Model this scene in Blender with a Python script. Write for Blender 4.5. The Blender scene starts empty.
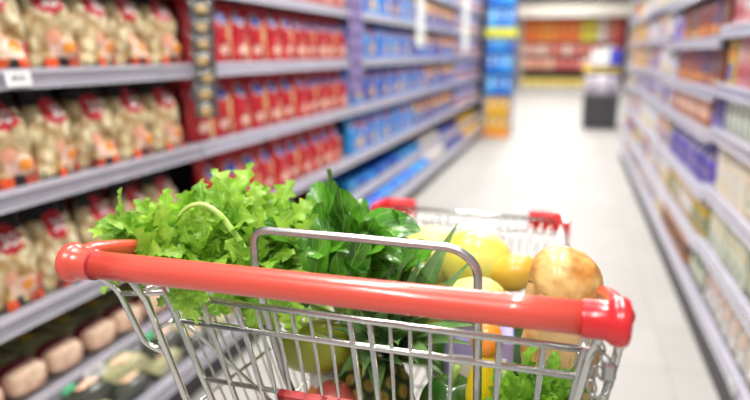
import bpy, math, random
from mathutils import Vector, Matrix, Euler
from math import sin, cos, pi, radians

# ------------------------------------------------------------------ camera, world, lights, exposure
S = bpy.context.scene
COL = S.collection
cam = bpy.data.cameras.new('camera'); camo = bpy.data.objects.new('camera', cam); COL.objects.link(camo)
cam.sensor_width = 36.0; cam.lens = 31.2; cam.clip_start = .05; cam.clip_end = 100
camo.location = (0, 0, 1.28)
camo.rotation_euler = (radians(90 - 12.827), 0, radians(16.70))
cam.dof.use_dof = True; cam.dof.focus_distance = .80; cam.dof.aperture_fstop = 2.0
S.camera = camo
w = bpy.data.worlds.new('world'); S.world = w; w.use_nodes = True
bg = w.node_tree.nodes['Background']; bg.inputs[0].default_value = (1, .985, .96, 1); bg.inputs[1].default_value = .38
S.view_settings.view_transform = 'Standard'; S.view_settings.look = 'None'
S.view_settings.gamma = 1; S.view_settings.use_curve_mapping = False
S.view_settings.exposure = 0.25
LAMP_W = 44.0

RND = random.Random(7)

# ------------------------------------------------------------------ materials
def newmat(name):
    m = bpy.data.materials.new(name); m.use_nodes = True
    nt = m.node_tree; return m, nt, nt.nodes['Principled BSDF']
def N(nt, t, **kw):
    n = nt.nodes.new(t)
    for k, v in kw.items(): setattr(n, k, v)
    return n
def c4(c): return (c[0], c[1], c[2], 1)
def mat(name, col, rough=.5, metal=0, var=.12, scale=12, bump=0, coat=0, bscale=None, col2=None, emit=0):
    m, nt, b = newmat(name)
    tc = N(nt, 'ShaderNodeTexCoord'); no = N(nt, 'ShaderNodeTexNoise'); no.inputs['Scale'].default_value = scale
    nt.links.new(tc.outputs['Object'], no.inputs['Vector'])
    r = N(nt, 'ShaderNodeValToRGB'); r.color_ramp.elements[0].position = .3; r.color_ramp.elements[1].position = .7
    a = col; c = col2 if col2 else tuple(min(1, x * (1 + var)) for x in col)
    if not col2: a = tuple(x * (1 - var) for x in col)
    r.color_ramp.elements[0].color = c4(a); r.color_ramp.elements[1].color = c4(c)
    nt.links.new(no.outputs['Fac'], r.inputs['Fac']); nt.links.new(r.outputs['Color'], b.inputs['Base Color'])
    b.inputs['Roughness'].default_value = rough; b.inputs['Metallic'].default_value = metal
    b.inputs['Coat Weight'].default_value = coat; b.inputs['Coat Roughness'].default_value = .08
    if bump:
        n2 = N(nt, 'ShaderNodeTexNoise'); n2.inputs['Scale'].default_value = bscale or scale * 3
        nt.links.new(tc.outputs['Object'], n2.inputs['Vector'])
        bp = N(nt, 'ShaderNodeBump'); bp.inputs['Strength'].default_value = bump; bp.inputs['Distance'].default_value = .01
        nt.links.new(n2.outputs['Fac'], bp.inputs['Height']); nt.links.new(bp.outputs['Normal'], b.inputs['Normal'])
    if emit:
        b.inputs['Emission Color'].default_value = c4(col); b.inputs['Emission Strength'].default_value = emit
    return m
def objcol(name, rough=.35, coat=.25, bump=.3, gain=1.0, bscale=45):
    """printed film or card whose colour is the colour of the object"""
    m, nt, b = newmat(name)
    oi = N(nt, 'ShaderNodeObjectInfo'); tc = N(nt, 'ShaderNodeTexCoord')
    no = N(nt, 'ShaderNodeTexNoise'); no.inputs['Scale'].default_value = 25
    nt.links.new(tc.outputs['Object'], no.inputs['Vector'])
    mr = N(nt, 'ShaderNodeMapRange'); mr.inputs['To Min'].default_value = .75 * gain; mr.inputs['To Max'].default_value = 1.2 * gain
    nt.links.new(no.outputs['Fac'], mr.inputs['Value'])
    mx = N(nt, 'ShaderNodeVectorMath', operation='SCALE')
    nt.links.new(oi.outputs['Color'], mx.inputs[0]); nt.links.new(mr.outputs['Result'], mx.inputs['Scale'])
    nt.links.new(mx.outputs['Vector'], b.inputs['Base Color'])
    b.inputs['Roughness'].default_value = rough; b.inputs['Coat Weight'].default_value = coat
    n2 = N(nt, 'ShaderNodeTexNoise'); n2.inputs['Scale'].default_value = bscale
    nt.links.new(tc.outputs['Object'], n2.inputs['Vector'])
    bp = N(nt, 'ShaderNodeBump'); bp.inputs['Strength'].default_value = bump; bp.inputs['Distance'].default_value = .01
    nt.links.new(n2.outputs['Fac'], bp.inputs['Height']); nt.links.new(bp.outputs['Normal'], b.inputs['Normal'])
    return m
def noodles():
    m, nt, b = newmat('egg_noodles')
    tc = N(nt, 'ShaderNodeTexCoord')
    no = N(nt, 'ShaderNodeTexNoise'); no.inputs['Scale'].default_value = 14; no.inputs['Detail'].default_value = 2
    nt.links.new(tc.outputs['Object'], no.inputs['Vector'])
    ad = N(nt, 'ShaderNodeVectorMath', operation='MULTIPLY_ADD')
    ad.inputs[1].default_value = (.14, .14, .14)
    nt.links.new(no.outputs['Color'], ad.inputs[0]); nt.links.new(tc.outputs['Object'], ad.inputs[2])
    wv = N(nt, 'ShaderNodeTexWave'); wv.inputs['Scale'].default_value = 26; wv.inputs['Distortion'].default_value = 3
    nt.links.new(ad.outputs['Vector'], wv.inputs['Vector'])
    vo = N(nt, 'ShaderNodeTexVoronoi'); vo.inputs['Scale'].default_value = 20
    nt.links.new(tc.outputs['Object'], vo.inputs['Vector'])
    r = N(nt, 'ShaderNodeValToRGB')
    r.color_ramp.elements[0].position = .0; r.color_ramp.elements[0].color = (.80, .58, .27, 1)
    r.color_ramp.elements[1].position = .55; r.color_ramp.elements[1].color = (1.0, .95, .72, 1)
    nt.links.new(wv.outputs['Fac'], r.inputs['Fac'])
    r2 = N(nt, 'ShaderNodeValToRGB')
    r2.color_ramp.elements[0].color = (1, .97, .86, 1); r2.color_ramp.elements[0].position = .25; r2.color_ramp.elements[1].position = .8; r2.color_ramp.elements[1].color = (.42, .24, .07, 1)  # cream nest highlights and shade in the gaps, painted into the colour
    nt.links.new(vo.outputs['Distance'], r2.inputs['Fac'])
    mx = N(nt, 'ShaderNodeMix', data_type='RGBA', blend_type='MULTIPLY'); mx.inputs[0].default_value = 1
    nt.links.new(r.outputs['Color'], mx.inputs[6]); nt.links.new(r2.outputs['Color'], mx.inputs[7])
    nt.links.new(mx.outputs[2], b.inputs['Base Color'])
    bp = N(nt, 'ShaderNodeBump'); bp.inputs['Strength'].default_value = 1.0; bp.inputs['Distance'].default_value = .02
    nt.links.new(vo.outputs['Distance'], bp.inputs['Height']); bp.invert = True
    nt.links.new(bp.outputs['Normal'], b.inputs['Normal'])
    b.inputs['Roughness'].default_value = .4; b.inputs['Coat Weight'].default_value = .8; b.inputs['Coat Roughness'].default_value = .12
    n2 = N(nt, 'ShaderNodeTexNoise'); n2.inputs['Scale'].default_value = 38
    nt.links.new(tc.outputs['Object'], n2.inputs['Vector'])
    b2 = N(nt, 'ShaderNodeBump'); b2.inputs['Strength'].default_value = .9; b2.inputs['Distance'].default_value = .012
    nt.links.new(n2.outputs['Fac'], b2.inputs['Height']); nt.links.new(b2.outputs['Normal'], b.inputs['Coat Normal'])
    return m
def leafmat(name, dark, light, vein, trans=.35, rough=.4, veinw=.08, side=9.0, coat=.2):
    """leaf blade: UV u runs across (-1..1 as 0..1), v along"""
    m, nt, b = newmat(name)
    tc = N(nt, 'ShaderNodeTexCoord'); sp = N(nt, 'ShaderNodeSeparateXYZ'); nt.links.new(tc.outputs['UV'], sp.inputs[0])
    s1 = N(nt, 'ShaderNodeMath', operation='SUBTRACT'); s1.inputs[1].default_value = .5; nt.links.new(sp.outputs['X'], s1.inputs[0])
    ab = N(nt, 'ShaderNodeMath', operation='ABSOLUTE'); nt.links.new(s1.outputs[0], ab.inputs[0])
    # side veins: sin((v - |u|) * k)
    sb = N(nt, 'ShaderNodeMath', operation='SUBTRACT'); nt.links.new(sp.outputs['Y'], sb.inputs[0]); nt.links.new(ab.outputs[0], sb.inputs[1])
    ml = N(nt, 'ShaderNodeMath', operation='MULTIPLY'); ml.inputs[1].default_value = side * 2 * pi; nt.links.new(sb.outputs[0], ml.inputs[0])
    sn = N(nt, 'ShaderNodeMath', operation='SINE'); nt.links.new(ml.outputs[0], sn.inputs[0])
    vr = N(nt, 'ShaderNodeMapRange'); vr.inputs['From Min'].default_value = .75; vr.inputs['From Max'].default_value = 1
    vr.inputs['To Max'].default_value = .45; nt.links.new(sn.outputs[0], vr.inputs['Value'])
    mr = N(nt, 'ShaderNodeMapRange'); mr.inputs['From Min'].default_value = veinw; mr.inputs['From Max'].default_value = veinw * .3
    nt.links.new(ab.outputs[0], mr.inputs['Value'])
    mxx = N(nt, 'ShaderNodeMath', operation='MAXIMUM'); nt.links.new(vr.outputs[0], mxx.inputs[0]); nt.links.new(mr.outputs[0], mxx.inputs[1])
    no = N(nt, 'ShaderNodeTexNoise'); no.inputs['Scale'].default_value = 22; nt.links.new(tc.outputs['Object'], no.inputs['Vector'])
    r = N(nt, 'ShaderNodeValToRGB'); r.color_ramp.elements[0].position = .36; r.color_ramp.elements[1].position = .64
    r.color_ramp.elements[0].color = c4(dark); r.color_ramp.elements[1].color = c4(light)
    nt.links.new(no.outputs['Fac'], r.inputs['Fac'])
    mx = N(nt, 'ShaderNodeMix', data_type='RGBA'); nt.links.new(mxx.outputs[0], mx.inputs[0])
    nt.links.new(r.outputs['Color'], mx.inputs[6]); mx.inputs[7].default_value = c4(vein)
    nt.links.new(mx.outputs[2], b.inputs['Base Color'])
    bp = N(nt, 'ShaderNodeBump'); bp.inputs['Strength'].default_value = .5; bp.inputs['Distance'].default_value = .004; bp.invert = True
    nt.links.new(mxx.outputs[0], bp.inputs['Height']); nt.links.new(bp.outputs['Normal'], b.inputs['Normal'])
    b.inputs['Roughness'].default_value = rough; b.inputs['Coat Weight'].default_value = coat; b.inputs['Coat Roughness'].default_value = .2
    tr = N(nt, 'ShaderNodeBsdfTranslucent'); nt.links.new(mx.outputs[2], tr.inputs['Color'])
    ms = N(nt, 'ShaderNodeMixShader'); ms.inputs[0].default_value = trans
    nt.links.new(b.outputs[0], ms.inputs[1]); nt.links.new(tr.outputs[0], ms.inputs[2])
    nt.links.new(ms.outputs[0], nt.nodes['Material Output'].inputs['Surface'])
    return m
def tilemat():
    m, nt, b = newmat('floor_tiles')
    tc = N(nt, 'ShaderNodeTexCoord'); br = N(nt, 'ShaderNodeTexBrick'); br.offset = 0; br.squash = 1
    nt.links.new(tc.outputs['Object'], br.inputs['Vector'])
    br.inputs['Color1'].default_value = (.385, .372, .355, 1); br.inputs['Color2'].default_value = (.42, .407, .39, 1)
    br.inputs['Mortar'].default_value = (.31, .30, .285, 1)
    br.inputs['Scale'].default_value = 1; br.inputs['Mortar Size'].default_value = .004; br.inputs['Mortar Smooth'].default_value = .3
    br.inputs['Brick Width'].default_value = .45; br.inputs['Row Height'].default_value = .45
    no = N(nt, 'ShaderNodeTexNoise'); no.inputs['Scale'].default_value = 4; no.inputs['Detail'].default_value = 6
    nt.links.new(tc.outputs['Object'], no.inputs['Vector'])
    mr = N(nt, 'ShaderNodeMapRange'); mr.inputs['To Min'].default_value = .9; mr.inputs['To Max'].default_value = 1.08
    nt.links.new(no.outputs['Fac'], mr.inputs['Value'])
    vm = N(nt, 'ShaderNodeVectorMath', operation='SCALE'); nt.links.new(br.outputs['Color'], vm.inputs[0]); nt.links.new(mr.outputs[0], vm.inputs['Scale'])
    nt.links.new(vm.outputs[0], b.inputs['Base Color'])
    b.inputs['Roughness'].default_value = .55; b.inputs['Specular IOR Level'].default_value = .2
    return m
def pineskin():
    m, nt, b = newmat('pineapple_skin')
    tc = N(nt, 'ShaderNodeTexCoord'); sp = N(nt, 'ShaderNodeSeparateXYZ'); nt.links.new(tc.outputs['UV'], sp.inputs[0])
    def tri(o):
        a = N(nt, 'ShaderNodeMath', operation='MULTIPLY'); a.inputs[1].default_value = pi; nt.links.new(o, a.inputs[0])
        s = N(nt, 'ShaderNodeMath', operation='SINE'); nt.links.new(a.outputs[0], s.inputs[0])
        q = N(nt, 'ShaderNodeMath', operation='ABSOLUTE'); nt.links.new(s.outputs[0], q.inputs[0]); return q.outputs[0]
    p = N(nt, 'ShaderNodeMath', operation='MULTIPLY'); nt.links.new(tri(sp.outputs['X']), p.inputs[0]); nt.links.new(tri(sp.outputs['Y']), p.inputs[1])
    r = N(nt, 'ShaderNodeValToRGB'); e = r.color_ramp.elements
    e[0].position = .04; e[0].color = (.02, .03, .008, 1); e[1].position = .95; e[1].color = (.30, .16, .03, 1)
    x = r.color_ramp.elements.new(.35); x.color = (.06, .10, .015, 1)
    x = r.color_ramp.elements.new(.7); x.color = (.34, .25, .04, 1)
    nt.links.new(p.outputs[0], r.inputs['Fac']); nt.links.new(r.outputs['Color'], b.inputs['Base Color'])
    b.inputs['Roughness'].default_value = .45
    return m
def netmat():
    m, nt, b = newmat('perforated_bag_window')
    tc = N(nt, 'ShaderNodeTexCoord'); sp = N(nt, 'ShaderNodeSeparateXYZ'); nt.links.new(tc.outputs['UV'], sp.inputs[0])
    outs = []
    for op in ('ADD', 'SUBTRACT'):
        a = N(nt, 'ShaderNodeMath', operation=op); nt.links.new(sp.outputs['X'], a.inputs[0]); nt.links.new(sp.outputs['Y'], a.inputs[1])
        f = N(nt, 'ShaderNodeMath', operation='MULTIPLY'); f.inputs[1].default_value = pi; nt.links.new(a.outputs[0], f.inputs[0])
        s = N(nt, 'ShaderNodeMath', operation='SINE'); nt.links.new(f.outputs[0], s.inputs[0])
        q = N(nt, 'ShaderNodeMath', operation='ABSOLUTE'); nt.links.new(s.outputs[0], q.inputs[0]); outs.append(q.outputs[0])
    mn = N(nt, 'ShaderNodeMath', operation='MINIMUM'); nt.links.new(outs[0], mn.inputs[0]); nt.links.new(outs[1], mn.inputs[1])
    r = N(nt, 'ShaderNodeValToRGB'); r.color_ramp.elements[0].position = .25; r.color_ramp.elements[0].color = (.88, .66, .40, 1)
    r.color_ramp.elements[1].position = .45; r.color_ramp.elements[1].color = (.56, .30, .10, 1)
    nt.links.new(mn.outputs[0], r.inputs['Fac']); nt.links.new(r.outputs['Color'], b.inputs['Base Color'])
    b.inputs['Roughness'].default_value = .4
    return m

M = {}
M['floor'] = tilemat()
M['wall'] = mat('painted_wall', (.72, .73, .75), .8, var=.03)
M['ceil'] = mat('ceiling_paint', (.75, .75, .74), .9, var=.03)
M['steel_dark'] = mat('dark_shelf_steel', (.045, .042, .05), .5, var=.2)
M['shelf'] = mat('shelf_steel', (.22, .22, .24), .4, metal=.2, var=.06)
M['rail'] = mat('price_rail_plastic', (.31, .295, .35), .3, var=.06, coat=.3)
M['rail_l'] = mat('price_rail_light_plastic', (.44, .43, .53), .3, var=.06, coat=.3)
M['rail_lip'] = mat('rail_lip', (.55, .55, .60), .3, var=.04)
M['kick'] = mat('kick_plate', (.03, .03, .035), .5)
M['kick_r'] = mat('kick_plate_grey', (.16, .15, .16), .5)
M['tag'] = mat('price_card', (.72, .72, .74), .6, var=.03)
M['ink'] = mat('ink', (.06, .06, .07), .6)
M['noodle'] = noodles()
M['red'] = mat('red_print', (.60, .02, .035), .35, var=.25, scale=30, coat=.4)
M['black'] = mat('black_print', (.02, .018, .02), .35, coat=.3)
M['tomato'] = mat('tomato_print', (.55, .02, .01), .35, col2=(.80, .14, .03), scale=40, coat=.4)
M['pink'] = mat('pink_print', (.88, .60, .48), .4, var=.08, coat=.4)
M['peach'] = mat('peach_print', (.85, .40, .26), .4, var=.15, coat=.4)
M['yolk'] = mat('yolk_print', (.92, .32, .04), .35, var=.12, coat=.4)
M['white'] = mat('white_print', (.85, .84, .82), .4, var=.04, coat=.3)
M['redfilm'] = mat('red_film', (.40, .004, .014), .3, col2=(.74, .02, .035), scale=20, bump=.8, bscale=36, coat=.5)
M['bluelogo'] = mat('blue_print', (.03, .06, .42), .35, var=.2, coat=.4)
M['pastawin'] = mat('pasta_window', (.78, .46, .14), .4, col2=(.93, .72, .36), scale=60, coat=.5)
M['film'] = objcol('coloured_film'); M['card'] = objcol('coloured_card', .5, .1, .05)
M['film2'] = objcol('pale_coloured_film', gain=1.7)
M['orange'] = mat('orange_print', (.85, .30, .05), .4, var=.2, coat=.3)
M['yellow'] = mat('yellow_print', (.84, .60, .04), .4, var=.15, coat=.3)
M['lime'] = mat('lime_yellow_sign', (.66, .68, .04), .4)
M['green'] = mat('green_print', (.05, .32, .14), .3, var=.3, coat=.4)
M['teal'] = mat('teal_print', (.42, .66, .62), .4, var=.15, coat=.3)
M['lav'] = mat('lavender_print', (.26, .20, .42), .4, var=.2, coat=.3)
M['brownpack'] = mat('brown_print', (.20, .11, .06), .4, var=.3, scale=30, coat=.3)
M['sausage'] = mat('pinkish_food_print', (.80, .40, .28), .45, col2=(.95, .76, .55), scale=26, bump=1.0, bscale=30, coat=.3)
M['olive'] = mat('olive_wrapper', (.30, .30, .13), .35, col2=(.50, .48, .28), scale=18, bump=.4, coat=.4)
M['maroon'] = mat('maroon_collar', (.26, .02, .05), .35, var=.2, coat=.4)
M['darkfilm'] = mat('dark_film', (.03, .035, .025), .3, var=.4, bump=.4, coat=.5)
M['handle'] = mat('red_handle_plastic', (.78, .085, .055), .30, var=.05, scale=6, bump=.04, bscale=300, coat=.6)
M['redplastic'] = mat('glossy_red_plastic', (.75, .018, .025), .25, var=.05, coat=.5)
M['darkred'] = mat('dark_red_plastic', (.42, .015, .02), .35, var=.08, coat=.3)
M['chrome'] = mat('chrome_wire', (.72, .72, .69), .23, metal=1, var=.06, scale=30, bump=.05, bscale=90)
M['steel'] = mat('brushed_steel', (.50, .50, .50), .32, metal=1, var=.1, scale=60)
M['rubber'] = mat('rubber', (.03, .03, .03), .7)
M['celery'] = leafmat('celery_leaf', (.16, .40, .02), (.46, .74, .08), (.55, .80, .18), .38, .4, .05, 3.0)
M['celerystalk'] = mat('celery_stalk', (.42, .66, .12), .35, col2=(.62, .80, .25), scale=25, coat=.3)
M['spinach'] = leafmat('spinach_leaf', (.02, .125, .008), (.11, .36, .02), (.28, .52, .08), .22, .28, .03, 3.5, coat=.45)
M['parsley'] = leafmat('parsley_leaf', (.09, .32, .01), (.30, .58, .04), (.38, .62, .1), .35, .4, .05, 3.0)
M['pineleaf'] = leafmat('pineapple_leaf', (.10, .22, .06), (.24, .42, .14), (.50, .60, .42), .15, .36, .02, .0, coat=.4)
M['pineskin'] = pineskin()
M['bread'] = mat('bread_crust', (.56, .21, .03), .45, col2=(.90, .60, .22), scale=26, bump=.9, bscale=30, coat=.35)
M['paper'] = mat('brown_bread_bag', (.50, .26, .09), .45, col2=(.76, .46, .18), scale=14, bump=.6, bscale=22, coat=.3)
M['net'] = netmat()
M['melon'] = mat('yellow_melon_skin', (.68, .55, .03), .4, col2=(.74, .68, .16), scale=14, coat=.3)
M['mangoy'] = mat('orange_mango_skin', (.66, .32, .02), .38, col2=(.72, .46, .05), scale=14, coat=.3)
M['mango'] = mat('olive_mango_skin', (.24, .27, .015), .35, col2=(.42, .42, .04), scale=12, coat=.3)
M['blush'] = mat('mango_blush', (.30, .04, .03), .35, col2=(.34, .16, .03), scale=18, coat=.3)
M['banana'] = mat('banana_skin', (.74, .58, .13), .45, col2=(.80, .68, .26), scale=10)
M['bananatip'] = mat('banana_tip', (.22, .20, .05), .6)
M['pepper'] = mat('green_pepper_skin', (.012, .055, .006), .25, col2=(.035, .12, .012), scale=10, coat=.6)
M['pepperstem'] = mat('pepper_stem', (.28, .42, .08), .5)
M['juice'] = mat('yellow_bottle', (.95, .66, .01), .25, var=.08, coat=.6)
M['tangerine'] = mat('orange_cap', (.92, .28, .03), .3, var=.08, coat=.5)
M['apple'] = mat('red_apple_skin', (.48, .03, .04), .3, col2=(.70, .20, .15), scale=14, coat=.5)
M['garlic'] = mat('golden_nut_pack', (.42, .25, .07), .35, col2=(.60, .45, .22), scale=60, coat=.5)
M['clearfilm'] = mat('clear_cellophane', (.05, .05, .048), .15, var=.5, scale=40, bump=.6, coat=1)
M['lamp'] = mat('lamp_diffuser', (1, .98, .95), .5, var=0, emit=4)
M['cream'] = mat('cream_fascia', (.60, .56, .48), .7, var=.04)
M['bulbcell'] = mat('pale_fabric', (.62, .58, .54), .8, var=.1)

# ------------------------------------------------------------------ mesh builder
class MB:
    def __init__(s): s.v = []; s.f = []; s.m = []; s.uv = {}
    def add(s, vs, fs, mi=0, uvs=None):
        o = len(s.v); s.v += [tuple(x) for x in vs]
        if uvs:
            for i, u in enumerate(uvs): s.uv[o + i] = u
        for f in fs: s.f.append(tuple(i + o for i in f)); s.m.append(mi)
        return s
    def box(s, x0, x1, y0, y1, z0, z1, mi=0, bev=0):
        if bev <= 0:
            vs = [(x, y, z) for x in (x0, x1) for y in (y0, y1) for z in (z0, z1)]
            return s.add(vs, [(0, 1, 3, 2), (4, 6, 7, 5), (0, 4, 5, 1), (2, 3, 7, 6), (0, 2, 6, 4), (1, 5, 7, 3)], mi)
        # chamfered box
        vs = []; idx = {}
        b = min(bev, (x1-x0)/2.01, (y1-y0)/2.01, (z1-z0)/2.01)
        for i, x in enumerate((x0, x1)):
            for j, y in enumerate((y0, y1)):
                for k, z in enumerate((z0, z1)):
                    sx, sy, sz = (b if i == 0 else -b), (b if j == 0 else -b), (b if k == 0 else -b)
                    idx[i, j, k, 0] = len(vs); vs.append((x, y + sy, z + sz))
                    idx[i, j, k, 1] = len(vs); vs.append((x + sx, y, z + sz))
                    idx[i, j, k, 2] = len(vs); vs.append((x + sx, y + sy, z))
        fs = []
        for i in (0, 1): q = [idx[i, 0, 0, 0], idx[i, 0, 1, 0], idx[i, 1, 1, 0], idx[i, 1, 0, 0]]; fs.append(q if i == 0 else q[::-1])
        for j in (0, 1): q = [idx[0, j, 0, 1], idx[1, j, 0, 1], idx[1, j, 1, 1], idx[0, j, 1, 1]]; fs.append(q if j == 0 else q[::-1])
        for k in (0, 1): q = [idx[0, 0, k, 2], idx[0, 1, k, 2], idx[1, 1, k, 2], idx[1, 0, k, 2]]; fs.append(q if k == 0 else q[::-1])
        for i in (0, 1):
            for j in (0, 1): fs.append([idx[i, j, 0, 0], idx[i, j, 1, 0], idx[i, j, 1, 1], idx[i, j, 0, 1]])
        for i in (0, 1):
            for k in (0, 1): fs.append([idx[i, 0, k, 0], idx[i, 1, k, 0], idx[i, 1, k, 2], idx[i, 0, k, 2]])
        for j in (0, 1):
            for k in (0, 1): fs.append([idx[0, j, k, 1], idx[1, j, k, 1], idx[1, j, k, 2], idx[0, j, k, 2]])
        for c in [(i, j, k) for i in (0, 1) for j in (0, 1) for k in (0, 1)]: fs.append([idx[c + (0,)], idx[c + (1,)], idx[c + (2,)]])
        return s.add(vs, fs, mi)
    def tube(s, pts, r, seg=8, mi=0, closed=False):
        pts = [Vector(p) for p in pts]; n = len(pts)
        rs = r if isinstance(r, (list, tuple)) else [r] * n
        vs = []; fs = []; prev = None
        for i, p in enumerate(pts):
            if closed: t = pts[(i + 1) % n] - pts[i - 1]
            else: t = pts[min(i + 1, n - 1)] - pts[max(i - 1, 0)]
            t.normalize()
            if prev is None: a = Vector((0, 0, 1)) if abs(t.z) < .9 else Vector((1, 0, 0)); a = (a - t * a.dot(t)).normalized()
            else: a = (prev - t * prev.dot(t)).normalized()
            prev = a; b = t.cross(a)
            for k in range(seg):
                th = 2 * pi * k / seg; vs.append(p + (a * cos(th) + b * sin(th)) * rs[i])
        m = n if closed else n - 1
        for i in range(m):
            for k in range(seg):
                j = (i + 1) % n
                fs.append((i * seg + k, i * seg + (k + 1) % seg, j * seg + (k + 1) % seg, j * seg + k))
        if not closed:
            fs.append(tuple(range(seg))[::-1]); fs.append(tuple((n - 1) * seg + k for k in range(seg)))
        return s.add(vs, fs, mi)
    def grid(s, fn, nu, nv, mi=0, closeu=False, uvf=None):
        vs = []; uvs = []
        for j in range(nv + 1):
            for i in range(nu + (0 if closeu else 1)):
                u, v = i / nu, j / nv; vs.append(fn(u, v)); uvs.append(uvf(u, v) if uvf else (u, v))
        W = nu + (0 if closeu else 1); fs = []
        for j in range(nv):
            for i in range(nu):
                a, b = i, (i + 1) % W if closeu else i + 1
                fs.append((j * W + a, j * W + b, (j + 1) * W + b, (j + 1) * W + a))
        return s.add(vs, fs, mi, uvs)
    def lathe(s, prof, seg=24, mi=0, c=(0, 0, 0), R=None):
        R = R or Matrix.Identity(3); c = Vector(c)
        vs = []; fs = []
        for r, z in prof:
            for k in range(seg):
                th = 2 * pi * k / seg; vs.append(c + R @ Vector((r * cos(th), r * sin(th), z)))
        for i in range(len(prof) - 1):
            for k in range(seg): fs.append((i * seg + k, i * seg + (k + 1) % seg, (i + 1) * seg + (k + 1) % seg, (i + 1) * seg + k))
        fs.append(tuple(range(seg))[::-1]); fs.append(tuple((len(prof) - 1) * seg + k for k in range(seg)))
        return s.add(vs, fs, mi)
    def mesh(s, name, mats, smooth=True):
        me = bpy.data.meshes.new(name); me.from_pydata(s.v, [], s.f)
        for m in (mats if isinstance(mats, (list, tuple)) else [mats]): me.materials.append(M[m] if isinstance(m, str) else m)
        me.polygons.foreach_set('material_index', s.m)
        me.polygons.foreach_set('use_smooth', [smooth] * len(s.f))
        if s.uv:
            uvl = me.uv_layers.new(name='UVMap')
            for l in me.loops:
                uvl.data[l.index].uv = s.uv.get(l.vertex_index, (0, 0))
        me.update(); return me
    def build(s, name, mats, parent=None, smooth=True, loc=None):
        o = bpy.data.objects.new(name, s.mesh(name, mats, smooth)); COL.objects.link(o)
        if parent: o.parent = parent
        if loc: o.location = loc
        if smooth == 'auto' or smooth:
            pass
        return o
def sharp(o, ang=35):
    me = o.data
    try: me.set_sharp_from_angle(angle=radians(ang))
    except Exception: pass
    return o
def tag(o, label=None, cat=None, group=None, kind=None):
    if label: o['label'] = label
    if cat: o['category'] = cat
    if group: o['group'] = group
    if kind: o['kind'] = kind
    return o
def empty(name, loc, rz=0):
    o = bpy.data.objects.new(name, None); COL.objects.link(o); o.location = loc; o.rotation_euler = (0, 0, rz); o.empty_display_size = .05
    return o
def copy_tree(o, parent=None, color=None):
    c = o.copy(); COL.objects.link(c)
    if parent: c.parent = parent
    if color: c.color = color
    for ch in list(o.children): copy_tree(ch, c, color)
    return c
def setcolor(o, color):
    o.color = color
    for c in o.children: setcolor(c, color)
def lerp(a, b, t): return Vector(a).lerp(Vector(b), t)
def rounded(pts, r, n=6):
    pts = [Vector(p) for p in pts]; out = [pts[0]]
    for i in range(1, len(pts) - 1):
        a, b, c = pts[i - 1], pts[i], pts[i + 1]
        d1 = (a - b); d2 = (c - b); q = min(r, d1.length * .49, d2.length * .49)
        p0 = b + d1.normalized() * q; p1 = b + d2.normalized() * q
        for k in range(n + 1):
            t = k / n; out.append(p0 * (1 - t) ** 2 + b * 2 * t * (1 - t) + p1 * t * t)
    out.append(pts[-1]); return out
ORD = ['first', 'second', 'third', 'fourth', 'fifth', 'sixth', 'seventh', 'eighth', 'ninth', 'tenth', 'eleventh', 'twelfth', 'thirteenth',
       'fourteenth', 'fifteenth', 'sixteenth', 'seventeenth', 'eighteenth', 'nineteenth', 'twentieth']
def ordw(i): return ORD[i] if i < 20 else ('twenty ' + ORD[i - 20] if i < 29 else 'last')

# ------------------------------------------------------------------ setting
def struct(name, mb, m): o = mb.build(name, m, smooth=False); o['kind'] = 'structure'; return o
struct('floor', MB().box(-9, 7, -2, 30, -.1, 0), 'floor')
struct('wall_back', MB().box(-9, 7, 29.9, 30.1, 0, 4.6), 'wall')
struct('ceiling', MB().box(-9, 7, 1.0, 30, 4.5, 4.6), 'ceil')

# ceiling lamps in two rows above the aisle
def make_lamp():
    r = empty('ceiling_light', (0, 0, 0))
    MB().box(-.09, .09, -.75, .75, 0, .07, bev=.01).build('housing', 'shelf', r, smooth=False)
    MB().box(-.075, .075, -.72, .72, -.012, 0).build('diffuser', 'lamp', r, smooth=False)
    t = MB().tube([(0, -.5, .07), (0, -.5, 1.0)], .004).tube([(0, .5, .07), (0, .5, 1.0)], .004); t.build('suspension_wire', 'steel', r)
    ld = bpy.data.lights.new('tube_light', 'AREA'); ld.shape = 'RECTANGLE'; ld.size = .3; ld.size_y = 1.5; ld.energy = LAMP_W; ld.color = (1, .97, .93)
    lo = bpy.data.objects.new('tube_light', ld); COL.objects.link(lo); lo.parent = r; lo.location = (0, 0, -.03)
    return r
lamp0 = make_lamp(); li = 0
far_tube = bpy.data.lights['tube_light'].copy(); far_tube.energy = LAMP_W * 1.15
for (x, nm) in ((-.95, 'left'), (.15, 'right')):
    for k, y in enumerate((-1.4, 1.4, 4.0, 6.4, 8.8, 11.2, 13.6, 16, 18.4, 20.8)):
        o = lamp0 if li == 0 else copy_tree(lamp0); o.location = (x, y, 3.5); li += 1
        if k >= 5: [setattr(c_, 'data', far_tube) for c_ in o.children if c_.type == 'LIGHT']
        tag(o, f'suspended tube lamp over the aisle, {nm} row, {ordw(k)} from the near end', 'ceiling light', 'tube lamps above the aisle')

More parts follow.
